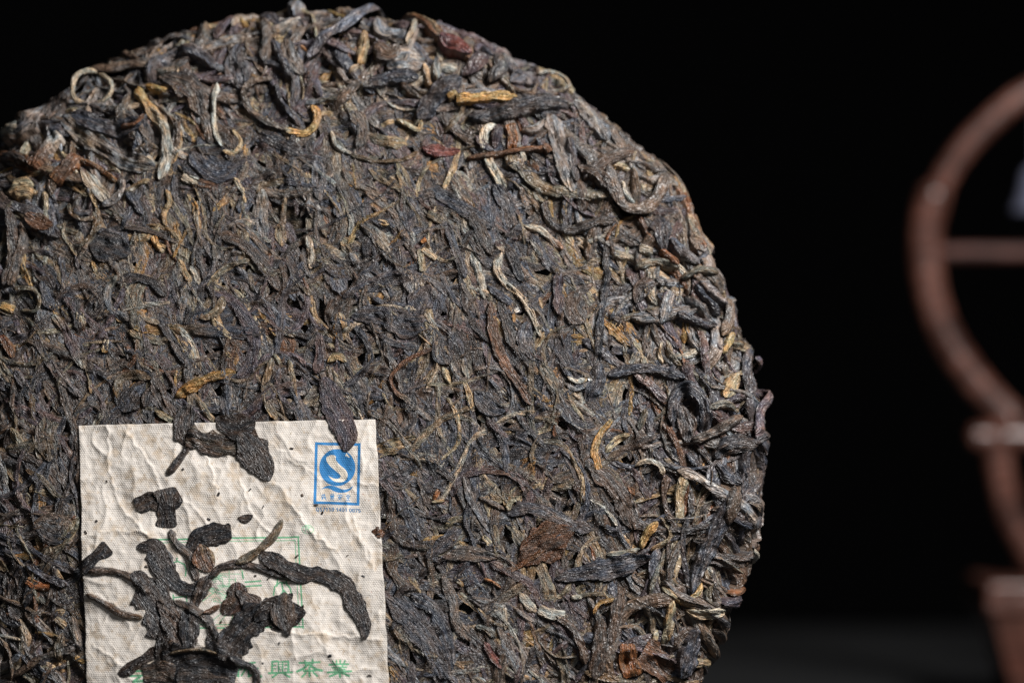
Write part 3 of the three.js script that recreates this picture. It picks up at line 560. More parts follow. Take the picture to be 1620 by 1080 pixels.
function ringGeometry(o) {
  const [x, y] = at(...o.c), p0 = onCake(x, y, hSoft(x, y) + o.off, new THREE.Vector3()), pts = [];
  const d = (px, py, z) => { const dir = new THREE.Vector3((px - 810) * PX, -(py - 540) * PX, -1).transformDirection(inv), e = CAM.clone().applyMatrix4(inv); return e.addScaledVector(dir, (z - e.z) / dir.z); };
  for (let k = 0; k <= 14; k++) { const a = lerp(o.a[0], o.a[1], k / 14), u = Math.cos(a) * o.r[0] * (1 + 0.07 * Math.sin(3 * a + 1)), v = Math.sin(a) * o.r[1] * (1 + 0.05 * Math.sin(2 * a)); pts.push(d(o.c[0] + u * Math.cos(o.tilt) - v * Math.sin(o.tilt), o.c[1] + u * Math.sin(o.tilt) + v * Math.cos(o.tilt), p0.z + 0.0009 * Math.sin(a * 2 + 1) - 0.0011 * Math.max(0, -Math.sin(a)))); }
  const n = 90, m = 14, rad = o.w * PXMM / 2000, g = new THREE.TubeGeometry(new THREE.CatmullRomCurve3(pts), n, rad, m), ps = g.attributes.position, nr = g.attributes.normal, col = [], uv1 = [];
  for (let q = 0; q < ps.count; q++) {
    const i = Math.floor(q / (m + 1)), j = q % (m + 1), A = j / m * Math.PI * 2, t = i / n, end = 0.45 + 0.55 * ss(0, 0.05, Math.min(t, 1 - t)), k = rad * ((end - 1) + (noise(t * 14, 4 + o.w) - 0.5) * 0.5 + (ridge(Math.cos(A) * 2.2 + 7 + t * 3, Math.sin(A) * 2.2 + 7) - 0.6) * 0.4);
    ps.setXYZ(q, ps.getX(q) + nr.getX(q) * k, ps.getY(q) + nr.getY(q) * k, ps.getZ(q) + nr.getZ(q) * k);
    const mix = clamp(noise(Math.cos(A) * 1.5 + 9, t * 6) * 1.3 - 0.25, 0, 1), b = 0.7 + 0.5 * noise(t * 40, A * 2); for (let c = 0; c < 3; c++) col.push(lerp(PAL[o.color][c], PAL[o.alt][c], mix) * b); uv1.push(t, j / m);
    g.attributes.uv.setXY(q, t * 1.4, j / m * 0.4);
  }
  g.setAttribute('color', new THREE.Float32BufferAttribute(col, 3)); g.setAttribute('uv1', new THREE.Float32BufferAttribute(uv1, 2)); g.computeVertexNormals(); return g;
}


// ---------------------------------------------------------------- the press: the face is squeezed flat, the rim stays loose
function blurGrid(src, r) { let s = src; for (let pass = 0; pass < 2; pass++) { const B = new Float32Array(N * N), D = new Float32Array(N * N); for (let j = 0; j < N; j++) { let v = 0; for (let i = -r; i < N; i++) { v += (i + r < N ? s[j * N + i + r] : 0) - (i - r - 1 >= 0 ? s[j * N + i - r - 1] : 0); if (i >= 0) B[j * N + i] = v / (2 * r + 1); } } for (let i = 0; i < N; i++) { let v = 0; for (let j = -r; j < N; j++) { v += (j + r < N ? B[(j + r) * N + i] : 0) - (j - r - 1 >= 0 ? B[(j - r - 1) * N + i] : 0); if (j >= 0) D[j * N + i] = v / (2 * r + 1); } } s = D; } return s; }
{
  const M = blurGrid(HT, 13), M2 = blurGrid(M, 40);
  const squeeze = (x, y, z) => {
    const c = cell(x, y); if (c < 0) return z;
    const rim = ss(62, 102, Math.hypot(x, y)), m = lerp(lerp(M2[c], M[c], 0.35), M[c], rim), up = lerp(0.25, 2.8, rim * rim), down = lerp(0.5, 3.6, rim), d = z - m;
    return m + (d > 0 ? up * Math.tanh(d / up) : -down * Math.tanh(-d / down));
  };
  for (const l of leaves) for (let q = 0; q < l.vx.length; q++) l.vz[q] = squeeze(l.vx[q], l.vy[q], l.vz[q]) - l.gr[q] * lerp(0.8, 1.3, ss(60, 100, l.sMid));
  for (let j = 0; j < N; j++) for (let i = 0; i < N; i++) { const q = j * N + i; HT[q] = squeeze(-HALF + (i + 0.5) * C, -HALF + (j + 0.5) * C, HT[q]); }
  console.log('pile', H0.c.toFixed(2), H0.e.toFixed(2));
}

// ---------------------------------------------------------------- the ticket: a sheet pressed on the pile, then leaves pressed over it
const paperLabel = 'cream printed paper ticket with blue and green marks pressed into the face';
let ticketGeo;
{
  const nA = 300, nB = 288, G = [];
  const x0 = Math.min(TKO[0], TKY[0]) - 6, y0 = Math.min(TKY[1], TKX[1]) - 8, gw = 300, gh = 300, c = 0.27;
  let A = new Float32Array(gw * gh);
  for (let j = 0; j < gh; j++) for (let i = 0; i < gw; i++) { let m = -9; for (let b = -1; b <= 1; b++) for (let a = -1; a <= 1; a++) m = Math.max(m, hAt(x0 + i * c + a * 0.5, y0 + j * c + b * 0.5)); A[j * gw + i] = m; }
  const blur = (src, r) => { let s = src; for (let pass = 0; pass < 2; pass++) { const B = new Float32Array(gw * gh), D = new Float32Array(gw * gh); for (let j = 0; j < gh; j++) for (let i = 0; i < gw; i++) { let v = 0; for (let k = -r; k <= r; k++) v += s[j * gw + clamp(i + k, 0, gw - 1)]; B[j * gw + i] = v / (2 * r + 1); } for (let j = 0; j < gh; j++) for (let i = 0; i < gw; i++) { let v = 0; for (let k = -r; k <= r; k++) v += B[clamp(j + k, 0, gh - 1) * gw + i]; D[j * gw + i] = v / (2 * r + 1); } s = D; } return s; };
  const near = blur(A, 2), far = blur(A, 9);
  const creases = [[[170, 676], [172, 740], [190, 800], [225, 840], [255, 858]], [[205, 690], [240, 740], [262, 790]], [[425, 700], [470, 735], [510, 760], [600, 770]], [[380, 760], [400, 820], [430, 845]], [[300, 690], [330, 730], [345, 790]], [[460, 990], [468, 1030], [462, 1080]], [[420, 1000], [500, 1005], [600, 1012]], [[130, 850], [180, 838], [240, 845]], [[500, 1010], [540, 1060], [560, 1100]], [[150, 1020], [190, 1050], [215, 1085]], [[150, 940], [180, 955], [205, 990]], [[560, 820], [575, 870], [590, 900]], [[460, 800], [500, 850], [530, 870]], [[265, 780], [300, 800], [330, 830]]].map((l) => l.map((q) => at(...q)));
  const segD = (x, y, l) => { let d = 9, e = 0; for (let k = 0; k < l.length - 1; k++) { const [ax, ay] = l[k], [bx, by] = l[k + 1], dx = bx - ax, dy = by - ay, t = clamp(((x - ax) * dx + (y - ay) * dy) / (dx * dx + dy * dy), 0, 1), D = Math.hypot(x - ax - t * dx, y - ay - t * dy); if (D < d) { d = D; e = Math.sign((x - ax) * dy - (y - ay) * dx); } } return e ? d * e : 99; };
  const pos = new Float32Array((nA + 1) * (nB + 1) * 3), uv = new Float32Array((nA + 1) * (nB + 1) * 2), idx = [];
  for (let j = 0; j <= nB; j++) for (let i = 0; i <= nA; i++) {
    const u = i / nA, v = j / nB;
    let [x, y] = tkPos(u, v);
    const ex = Math.min(u, 1 - u, v), wob = 0.35 * (noise(x * 0.35, y * 0.35 + 9) - 0.5) * ss(0.05, 0, ex);
    x += wob; y += wob * 0.6;
    const gi = clamp((x - x0) / c, 0, gw - 2), gj = clamp((y - y0) / c, 0, gh - 2), q = Math.floor(gj) * gw + Math.floor(gi), fx = gi % 1, fy = gj % 1;
    const bil = (S) => lerp(lerp(S[q], S[q + 1], fx), lerp(S[q + gw], S[q + gw + 1], fx), fy);
    let z = 0.8 * bil(far) + 0.2 * bil(near) + 0.3;
    const wx = x + 3 * sn(x * 0.12, y * 0.12), wy = y + 3 * sn(x * 0.12 + 40, y * 0.12);
    z += 0.3 * (Math.pow(sridge(wx * 0.1, wy * 0.075 + 3), 3.5) - 0.3) + 0.12 * (Math.pow(sridge(wx * 0.2 + 20, wy * 0.15), 2) - 0.3) + 0.35 * sfbm(x * 0.14 + 4, y * 0.12) + 0.1 * sn(x * 0.5, y * 0.45);
    for (let k = 0; k < creases.length; k++) { const d = segD(x, y, creases[k]) + 0.9 * (sn(x * 0.35, y * 0.35 + k) - 0.5); z += Math.abs(d) < 3 ? (d > 0 ? 0.30 * Math.exp(-d * 1.5) : 0.30 * Math.exp(d * 4)) * (k % 3 === 2 ? 0.7 : 1) : 0; }
    { const over = bil(near) - 0.1 - z; if (over > 0) z += over * 0.8; }
    if (i === 0 || i === nA || j === 0) z -= 0.05;
    G.push([x, y, z]);
    const o = j * (nA + 1) + i; onCake(x, y, z); pos.set([P.x, P.y, P.z], o * 3); uv.set([u, 1 - v], o * 2);
    if (i < nA && j < nB) idx.push(o, o + nA + 1, o + 1, o + nA + 1, o + nA + 2, o + 1);
  }
  for (let j = 0; j < nB; j++) for (let i = 0; i < nA; i++) { const a = G[j * (nA + 1) + i], b = G[(j + 1) * (nA + 1) + i + 1]; for (let s = 0; s < 9; s++) { const f = (s % 3) / 2, h = Math.floor(s / 3) / 2, k = cell(lerp(a[0], b[0], f), lerp(a[1], b[1], h)); if (k >= 0) { HT[k] = Math.max(a[2], b[2]); OWN[k] = -2; } } }
  ticketGeo = new THREE.BufferGeometry();
  ticketGeo.setAttribute('position', new THREE.BufferAttribute(pos, 3)); ticketGeo.setAttribute('uv', new THREE.BufferAttribute(uv, 2)); ticketGeo.setIndex(idx); ticketGeo.computeVertexNormals();
}
const print = (() => {
  const cw = 1880, ch = 1804, cv = document.createElement('canvas'); cv.width = cw; cv.height = ch;
  const g = cv.getContext('2d'), im = g.createImageData(cw, ch);
  for (let y = 0; y < ch; y++) for (let x = 0; x < cw; x++) {                // paper: fibres, brown tea stains with ragged outlines
    const o = (y * cw + x) * 4, f = noise(x * 0.05, y * 0.22) * 0.5 + noise(x * 0.3, y * 0.09) * 0.5, st = sfbm(x / 170 + 3, y / 170 + 8), st2 = sfbm(x / 50 + 31, y / 50);
    const s = ss(0.58, 0.80, st) * 0.24 + ss(0.68, 0.86, st2) * 0.34 + ss(0.40, 0.7, st * 0.6 + st2 * 0.4) * 0.14, k = 1 + (f - 0.5) * 0.10;
    im.data[o] = clamp((212 - 46 * s) * k, 0, 255); im.data[o + 1] = clamp((204 - 64 * s) * k, 0, 255); im.data[o + 2] = clamp((195 - 86 * s) * k, 0, 255); im.data[o + 3] = 255;
  }
  g.putImageData(im, 0, 0);
  // draw in the photograph's pixels, laid on the sheet
  const [a, b] = TK.e1, [c, d] = TK.e2, D = a * d - b * c, [ox, oy] = TK.o;
  g.setTransform(cw * d / D, -ch * b / D, -cw * c / D, ch * a / D, cw * (-ox * d + oy * c) / D, ch * (ox * b - oy * a) / D);
  const ink = (w, color, ...lines) => { g.strokeStyle = color; g.lineWidth = w; g.lineCap = 'butt'; g.lineJoin = 'miter'; for (const l of lines) { g.beginPath(); g.moveTo(l[0], l[1]); for (let k = 2; k < l.length; k += 2) g.lineTo(l[k], l[k + 1]); g.stroke(); } };
  const BL = 'rgb(48,122,180)', GR = 'rgb(100,160,122)', GL = 'rgb(134,178,146)';
  // blue quality mark: framed emblem, four characters, number below
  g.save(); g.translate(532.5, 752); g.rotate(0.035);
  ink(4.4, BL, [-34, -47.5, 34, -47.5, 34, 47.5, -34, 47.5, -34, -50]);
  g.fillStyle = BL; g.beginPath(); g.ellipse(0, -10, 28.5, 29.5, 0, 0, 7); g.fill();
  g.beginPath(); g.moveTo(-25, 26); g.bezierCurveTo(-14, 14, -2, 20, 6, 24); g.bezierCurveTo(12, 27, 18, 25, 26, 19); g.bezierCurveTo(20, 33, 2, 33, -8, 26); g.bezierCurveTo(-14, 22, -20, 23, -25, 26); g.fill();
  g.fillStyle = 'rgb(229,219,203)';
  g.beginPath(); g.moveTo(-17, -27); g.bezierCurveTo(-10, -31, -4, -30, -2, -27); g.bezierCurveTo(-6, -22, 2, -16, 11, -9); g.bezierCurveTo(20, -1, 18, 10, 8, 13); g.bezierCurveTo(-2, 15, -11, 10, -14, 2); g.bezierCurveTo(-8, 8, 2, 9, 5, 5); g.bezierCurveTo(7, 1, -2, -4, -9, -10); g.bezierCurveTo(-14, -15, -20, -20, -17, -27); g.fill();
  g.beginPath(); g.moveTo(14, -34); g.lineTo(20, -26); g.lineTo(12, -29); g.fill();
  const tiny = [[[0, 1, 4, 0], [0, 1, 0, 7], [1, 2, 5, 2], [3, 0, 3, 3], [1, 4, 5, 4, 5, 6], [1, 4, 1, 6], [3, 4, 3, 6], [2, 6, 0, 8], [4, 6, 6, 8]], [[1, 0, 5, 0, 5, 2, 1, 2, 1, 0], [0, 3, 6, 3], [1, 4, 5, 4, 5, 6, 1, 6, 1, 4], [3, 3, 3, 8], [0, 8, 6, 8]], [[3, 0, 3, 1], [0, 1, 6, 1], [0, 1, 0, 2], [6, 1, 6, 2], [3, 2, 1, 5, 5, 8], [5, 3, 3, 6, 0, 8], [0, 4, 6, 4]], [[3, 0, 0, 3], [3, 0, 6, 3], [1, 3, 5, 3], [1, 5, 5, 5], [3, 3, 3, 8], [0, 8, 6, 8]]];
  tiny.forEach((ch_, k) => { g.save(); g.translate(-23 + k * 12.6, 33.2); g.scale(1.15, 1.15); ink(0.85, BL, ...ch_); g.restore(); });
  g.fillStyle = 'rgb(52,104,150)'; g.font = 'bold 8.5px sans-serif'; g.textAlign = 'center'; g.fillText('QS7110 1401 0075', 3, 60.5, 76);
  g.restore();
  // green frame of two lines with its drawing
  ink(2.6, GR, [244, 857, 472, 853]); ink(1.2, GR, [249, 862, 466, 858]);
  ink(2.4, GR, [470, 852, 477, 998]); ink(1.2, GR, [465, 857, 471, 994]);
  ink(2.2, GR, [248, 856, 254, 1002]); ink(1.2, GR, [253, 862, 258, 996]);
  ink(2.6, GR, [254, 998, 478, 995]); ink(1.2, GR, [258, 993, 472, 990]);
  ink(2.2, GR, [272, 894, 282, 892, 291, 896, 294, 904, 293, 915], [280, 892, 280, 886], [265, 942, 268, 960], [274, 944, 275, 958], [275, 949, 296, 947], [294, 942, 296, 958], [266, 958, 298, 957]);
  ink(2.4, GR, [386, 925, 412, 923], [385, 932, 413, 930], [382, 908, 384, 920], [438, 916, 436, 932], [450, 915, 452, 930], [431, 946, 433, 932, 441, 925, 450, 926, 457, 934, 460, 948], [444, 926, 446, 940, 438, 950], [446, 936, 454, 946]);
  for (let k = 0; k < 26; k++) { const x = 318 + hash(k, 1) * 46, y = 910 + hash(k, 2) * 44, w = 8 + hash(k, 3) * 14; ink(0.8 + hash(k, 5) * 0.6, GL, [x, y, x + w * 0.6, y - 4 * hash(k, 4), x + w, y + 2], [x + 2, y + 3, x + w * 0.5, y + 1]); }
  ink(1.3, GL, [350, 903, 372, 900, 384, 908], [345, 912, 380, 912], [352, 920, 352, 932, 372, 930, 372, 918], [362, 905, 362, 935], [320, 955, 340, 940, 356, 946], [338, 955, 352, 958, 358, 944], [336, 985, 352, 972], [346, 988, 360, 974], [364, 992, 368, 974, 382, 968], [372, 992, 384, 972]);
  ink(1.1, GL, [312, 894, 326, 893, 327, 906, 314, 908], [316, 900, 326, 900]);
  g.beginPath(); g.ellipse(485.5, 841, 9, 7, 0, 0, 7); g.strokeStyle = GL; g.lineWidth = 1.2; g.stroke(); ink(1.2, GL, [482, 845, 482, 836, 487, 836, 488, 840, 483, 841], [485, 841, 489, 846], [479, 838, 492, 838]);
  // row of green brush characters at the foot
  const brush = (x, y, s, strokes) => { g.save(); g.translate(x, y); g.scale(s, s); g.lineCap = 'round'; for (const [w, ...l] of strokes) { g.strokeStyle = GR; g.lineWidth = w; g.lineCap = 'round'; g.lineJoin = 'round'; g.beginPath(); g.moveTo(l[0], l[1]); for (let k = 2; k < l.length; k += 2) g.lineTo(l[k], l[k + 1]); g.stroke(); } g.restore(); };
  brush(423, 1047, 0.37, [[9, 14, 8, 13, 50], [9, 14, 6, 36, 4], [5, 14, 22, 30, 21], [5, 14, 36, 30, 35], [6, 40, 6, 40, 50], [6, 58, 6, 58, 50], [5, 40, 7, 58, 7], [4, 42, 18, 56, 18], [4, 43, 28, 56, 28, 56, 40, 43, 40, 43, 28], [9, 82, 6, 82, 50], [8, 64, 6, 82, 6], [5, 67, 21, 82, 21], [5, 67, 35, 82, 35], [9, 0, 54, 98, 50], [8, 34, 56, 14, 72], [9, 62, 56, 86, 70]]);
  brush(466, 1046, 0.37, [[8, 12, 14, 98, 10], [8, 36, 6, 38, 20], [8, 68, 0, 66, 18], [10, 52, 18, 28, 38, 2, 50], [11, 52, 20, 80, 40, 106, 46], [9, 30, 48, 78, 46], [10, 54, 34, 54, 70], [8, 38, 56, 22, 72], [8, 70, 54, 86, 68]]);
  brush(514, 1046, 0.37, [[7, 38, 4, 40, 20], [7, 54, 2, 54, 20], [6, 22, 6, 30, 18], [7, 74, 4, 68, 18], [8, 8, 22, 88, 18], [6, 34, 22, 38, 32], [6, 66, 20, 62, 30], [7, 20, 34, 80, 31], [6, 28, 43, 74, 41], [9, 0, 54, 100, 48], [10, 52, 34, 52, 72], [9, 46, 54, 10, 70], [9, 58, 54, 90, 68]]);
  brush(372, 1050, 0.37, [[8, 40, 4, 80, 2], [7, 46, 16, 74, 14], [8, 40, 4, 36, 34, 22, 56], [8, 36, 30, 92, 26], [8, 52, 30, 52, 60, 66, 52], [11, 62, 34, 104, 60], [8, 10, 2, 10, 60, 0, 54], [7, 0, 16, 22, 14], [7, 0, 36, 22, 30]]);
  brush(206, 1062, 0.4, [[8, 6, 4, 70, 2], [8, 0, 22, 90, 18], [9, 40, 24, 12, 44, 60, 40], [8, 58, 30, 74, 48]]);
  brush(258, 1050, 0.37, [[8, 0, 10, 90, 6], [8, 40, 0, 40, 60]]);
  g.setTransform(1, 0, 0, 1, 0, 0);
  for (let k = 0; k < 420; k++) { const x = rnd() * cw, y = rnd() * ch, r = rr(1, 4.5); g.fillStyle = `rgba(${70 + rnd() * 60 | 0},${45 + rnd() * 40 | 0},${25 + rnd() * 20 | 0},${rr(0.25, 0.8)})`; g.beginPath(); g.ellipse(x, y, r, r * rr(0.5, 1), rr(0, 3), 0, 7); g.fill(); }
  const t = new THREE.CanvasTexture(cv); t.colorSpace = THREE.SRGBColorSpace; t.anisotropy = 8; return t;
})();
const paperBump = dataTex(940, 902, (x, y) => {                             // fine crumple of the sheet; y runs up the sheet
  const u = x / 940, v = 1 - y / 902, X = u * 66.2, Y = v * 65;
    return 0.3 + 0.3 * sfbm(X * 0.5 + 5, Y * 0.45) + 0.22 * Math.pow(sridge(X * 0.35, Y * 0.3 + 4), 3) + 0.04 * sn(X * 2.4, Y * 2.4);
});
const paperWeave = weaveN.clone(); paperWeave.channel = 0; paperWeave.repeat.set(66.2 / 8, 65 / 8); paperWeave.needsUpdate = true;
const paperMat = new THREE.MeshStandardMaterial({ map: print, bumpMap: paperBump, bumpScale: 0.00022, normalMap: paperWeave, roughness: 0.8, side: THREE.DoubleSide });
paperMat.normalScale.set(0.5, 0.5);
const on = { over: true, lift: 0.1, sink: 1, conform: 0.95, weave: 0, groove: 0.6 }, onFlat = { ...on, kind: 'flat', shape: 'leaf', th: 0.22, wrinkle: 0.12, ragged: 0.8 };
PAL.ink = [0.036, 0.031, 0.029]; ALT.ink = 'umber';
const O = (color, w, path, o = {}) => L(color, w, path, { ...on, th: 0.5, ...o });
O('ink', 34, [300, 640, 292, 668, 298, 696, 312, 706], { kind: 'fold', alt: 'brown' });
O('ink', 11, [300, 704, 284, 726, 265, 752], { kind: 'stem', th: 0.8 });
O('brown', 36, [296, 690, 330, 702, 372, 704, 408, 690], { kind: 'fold', th: 0.7, shape: 'stub' });
O('ink', 40, [340, 660, 372, 676, 404, 668], { ...onFlat, alt: 'rust' });
O('ink', 40, [378, 688, 400, 716, 418, 742, 426, 762], { ...onFlat, skew: -0.2 });
O('purple', 40, [512, 596, 524, 632, 538, 660, 549, 688, 548, 716], { ...onFlat, weave: 2, ragged: 0.4, shape: 'strand', alt: 'slate', label: 'purple grey leaf tip pressed over the top right of the ticket' });
O('ink', 36, [214, 802, 236, 792, 258, 796, 284, 782], { ...onFlat, shape: 'stub', label: 'small black leaf scrap alone on the ticket' }); O('ink', 34, [258, 774, 264, 800, 262, 834], { ...onFlat, shape: 'stub' });
O('brown', 11, [376, 820, 388, 822, 400, 816], { ...onFlat });
O('umber', 12, [269, 838, 280, 862, 298, 878, 306, 900, 312, 922], { kind: 'strand', alt: 'tan', tip: 'brown', th: 0.6 });
O('ink', 30, [302, 872, 318, 852, 340, 846, 366, 842], { ...onFlat, shape: 'stub' });
O('rust', 28, [316, 862, 322, 884, 332, 906], { ...onFlat, alt: 'tan', altK: 0.6, th: 0.28 });
O('ink', 30, [216, 866, 240, 866, 256, 896, 276, 924, 304, 934, 330, 926], { ...onFlat, shape: 'strand', th: 0.28 });
O('ink', 22, [332, 912, 318, 936, 306, 964, 304, 988], { th: 0.7 });
O('brown', 13, [332, 916, 352, 898, 384, 894, 420, 902, 466, 918], { th: 0.6, alt: 'rust', altK: 0.5 });
O('olive', 16, [374, 894, 404, 876, 430, 852, 447, 822], { th: 0.7, alt: 'umber', altK: 0.6, taper: 0.35, label: 'thin olive brown stalk lying aslant on the ticket' });
O('ink', 31, [412, 878, 440, 892, 472, 908, 510, 910, 544, 926, 562, 956, 576, 986, 578, 1012], { ...onFlat, shape: 'strand', th: 0.28, taper: 0.25, label: 'long black leaf bent down at the right of the ticket' });
O('ink', 22, [118, 914, 140, 892, 172, 866], { ...onFlat, shape: 'stub', th: 0.28 });
O('brown', 12, [140, 906, 172, 904, 206, 914, 236, 940], { th: 0.7 });
O('ink', 60, [210, 906, 236, 936, 258, 976, 276, 1024], { ...onFlat, th: 0.28, wrinkle: 0.2 });
O('umber', 11, [136, 940, 160, 952, 190, 970, 226, 978], { th: 0.6, alt: 'tan', altK: 0.5 });
O('brown', 40, [250, 950, 274, 982, 290, 1020, 300, 1048], { ...onFlat, th: 0.28, wrinkle: 0.2 });
O('ink', 30, [296, 964, 300, 1000, 294, 1034], { ...onFlat, th: 0.28 });
O('umber', 13, [276, 952, 300, 962, 326, 980, 342, 1006, 352, 1040, 380, 1054], { th: 0.6, alt: 'brown', tip: 'black' });
O('ink', 24, [334, 990, 344, 1024, 372, 1050], { ...onFlat, th: 0.28 });
O('rust', 9, [322, 972, 338, 966, 348, 958], { th: 0.6 });
O('brown', 40, [352, 972, 374, 950, 376, 922], { ...onFlat, shape: 'leaf', alt: 'red', altK: 0.4 });
O('brown', 26, [374, 936, 398, 956, 420, 976], { ...onFlat, alt: 'rust' });
O('ink', 42, [360, 1040, 378, 1006, 402, 980, 434, 964], { ...onFlat, shape: 'stub', th: 0.28, wrinkle: 0.3 });
O('ink', 46, [404, 984, 432, 962, 458, 972, 484, 970], { ...onFlat, shape: 'leaf', th: 0.28 }); O('ink', 34, [450, 938, 450, 972, 456, 1008], { ...onFlat, shape: 'leaf', th: 0.28 });
O('ink', 26, [188, 1068, 216, 1050, 246, 1030, 272, 1014], { ...onFlat, shape: 'strand', th: 0.28, taper: 0.5 });
O('ink', 22, [254, 1000, 256, 1028, 258, 1060], { ...onFlat, th: 0.28 });
O('ink', 74, [270, 1074, 306, 1060, 340, 1060, 374, 1070], { ...onFlat, shape: 'stub', th: 0.5, wrinkle: 0.25 });
O('ink', 60, [280, 1096, 320, 1094, 360, 1098], { ...onFlat, shape: 'stub', th: 0.28 });
O('olive', 5, [268, 1034, 290, 1030, 320, 1030, 344, 1036], { kind: 'stem', th: 0.6, alt: 'tan' });
O('ink', 12, [362, 1040, 380, 1050, 398, 1056, 406, 1070, 404, 1090], { th: 0.7 });
O('brown', 26, [226, 1066, 252, 1062, 276, 1066], { ...onFlat, shape: 'stub', alt: 'olive' });
O('rust', 16, [604, 838, 594, 848], { ...onFlat, shape: 'stub' });

for (const l of leaves) if (l.o.groove === 0.6) for (let q = 0; q < l.vx.length; q++) l.vz[q] -= l.gr[q] * 0.2;

// crumbs of tea scattered on the ticket
for (const q of [[290, 742], [462, 710], [416, 803], [478, 785], [152, 825], [135, 843], [345, 783], [168, 762], [510, 812], [404, 912], [425, 916], [442, 1018], [416, 1050], [522, 1038], [585, 1068], [480, 960], [575, 912], [550, 880], [350, 985], [232, 897], [598, 846], [470, 880], [395, 775], [500, 800], [330, 822]]) {
  const [x, y] = at(...q); lay({ color: pick(['black', 'brown', 'umber']), kind: 'strand', shape: 'stub', w: rr(0.25, 0.65), pts: wander(x, y, rr(0, 3), rr(0.4, 1.0), 0.02), th: 0.2, lift: 0.1, sink: 1, conform: 1, crumb: true, over: true, fine: 0.6 });
}

// ---------------------------------------------------------------- what shows becomes geometry: the largest as leaves of their own, the rest as one
const seen = new Float32Array(leaves.length), total = new Float32Array(leaves.length);
{
  const frame = new Map();
  for (let j = 0; j < N; j++) for (let i = 0; i < N; i++) {
    const o = OWN[j * N + i]; if (o < 0) continue;
    const key = (j >> 3) * 4096 + (i >> 3);
    if (!frame.has(key)) { const x = -HALF + (i + 0.5) * C, y = -HALF + (j + 0.5) * C, [u, v] = toPx(x, y); frame.set(key, u > 0 && v < 1080 ? 1 : 0); }
    total[o]++; if (frame.get(key)) seen[o]++;
  }
}
const kept = leaves.filter((l) => l.o.forced || l.o.crumb || total[l.id] > 9), own = new Set(), forcedN = kept.filter((l) => l.o.label).length;
for (const l of kept) if (l.o.label) own.add(l.id);
for (const l of kept.filter((q) => !q.o.label && !q.o.crumb).sort((a, b) => seen[b.id] - seen[a.id]).slice(0, Math.max(0, 296 - forcedN))) own.add(l.id);
let tris = 0;
const rest = [[], [], []], crumbs = [];
for (const l of kept) {
  const g = leafGeometry(l); tris += g.index.count / 3;
  if (l.o.crumb) crumbs.push(g);
  else if (own.has(l.id)) tag(mesh(l.o.kind === 'stem' ? 'stem' : 'tea_leaf', g, matOf(l), cake), l.o.label);
  else rest[MAT.indexOf(matOf(l))].push(g);
}
for (const o of rings) tag(mesh('curled_stem', ringGeometry(o), MAT[0], cake), o.label);
rest.forEach((r, k) => { if (r.length) tag(mesh('leaf_fragments', mergeGeometries(r), MAT[k], cake), 'smaller pressed and broken tea leaves filling the face and rim', null, 'stuff'); });
tag(mesh('tea_crumbs', mergeGeometries(crumbs), MAT[0], cake), 'tiny dark tea crumbs scattered on the paper ticket', null, 'stuff');
tag(mesh('paper_ticket', ticketGeo, paperMat, cake), paperLabel);
{ // the pressed mass below, closed at the back
  const nr = 170, na = 360, pos = [], col = [], uv = [], uv1 = [], idx = [];
  const put = (x, y, z, u, v) => { pos.push(x, y, z); const f = fbm(u * 0.8, v * 0.8 + 9), k = f > 0.52 ? PAL.olive : PAL.brown, b = 0.35 + 0.7 * noise(u * 2.5, v * 2.5); col.push(k[0] * b, k[1] * b, k[2] * b); uv.push(u / 24, v / 8); uv1.push(u / 8, v / 8); };
  for (let i = 0; i <= nr; i++) for (let j = 0; j <= na; j++) { const s = SMAX * i / nr, t = j / na * Math.PI * 2, x = Math.cos(t) * s, y = Math.sin(t) * s; onCake(x, y, core(x, y) - 0.15); put(P.x, P.y, P.z, x, y); }
  for (let i = 1; i <= 14; i++) for (let j = 0; j <= na; j++) { const t = j / na * Math.PI * 2, r = tab[NT * 4] * (1 - i / 14), u = Math.cos(t) * r, v = Math.sin(t) * r; put(u / 1000, (v + R) / 1000, (-T * 0.85 + T * 0.0 - 1.5 * Math.min(1, i / 3) + (fbm(u * 0.3, v * 0.3) - 0.5) * 2 + 0.5) / 1000, u, v); }
  for (let i = 0; i < nr + 14; i++) for (let j = 0; j < na; j++) { const a = i * (na + 1) + j, b = a + na + 1; idx.push(a, b, a + 1, b, b + 1, a + 1); }
  const g = new THREE.BufferGeometry(); g.setAttribute('position', new THREE.Float32BufferAttribute(pos, 3)); g.setAttribute('color', new THREE.Float32BufferAttribute(col, 3)); g.setAttribute('uv', new THREE.Float32BufferAttribute(uv, 2)); g.setAttribute('uv1', new THREE.Float32BufferAttribute(uv1, 2)); g.setIndex(idx); g.computeVertexNormals();
  mesh('pressed_core', g, MAT[1], cake); tris += idx.length / 3;
}
console.log('leaves', leaves.length, 'kept', kept.length, 'forced', forcedN, 'triangles', tris | 0);

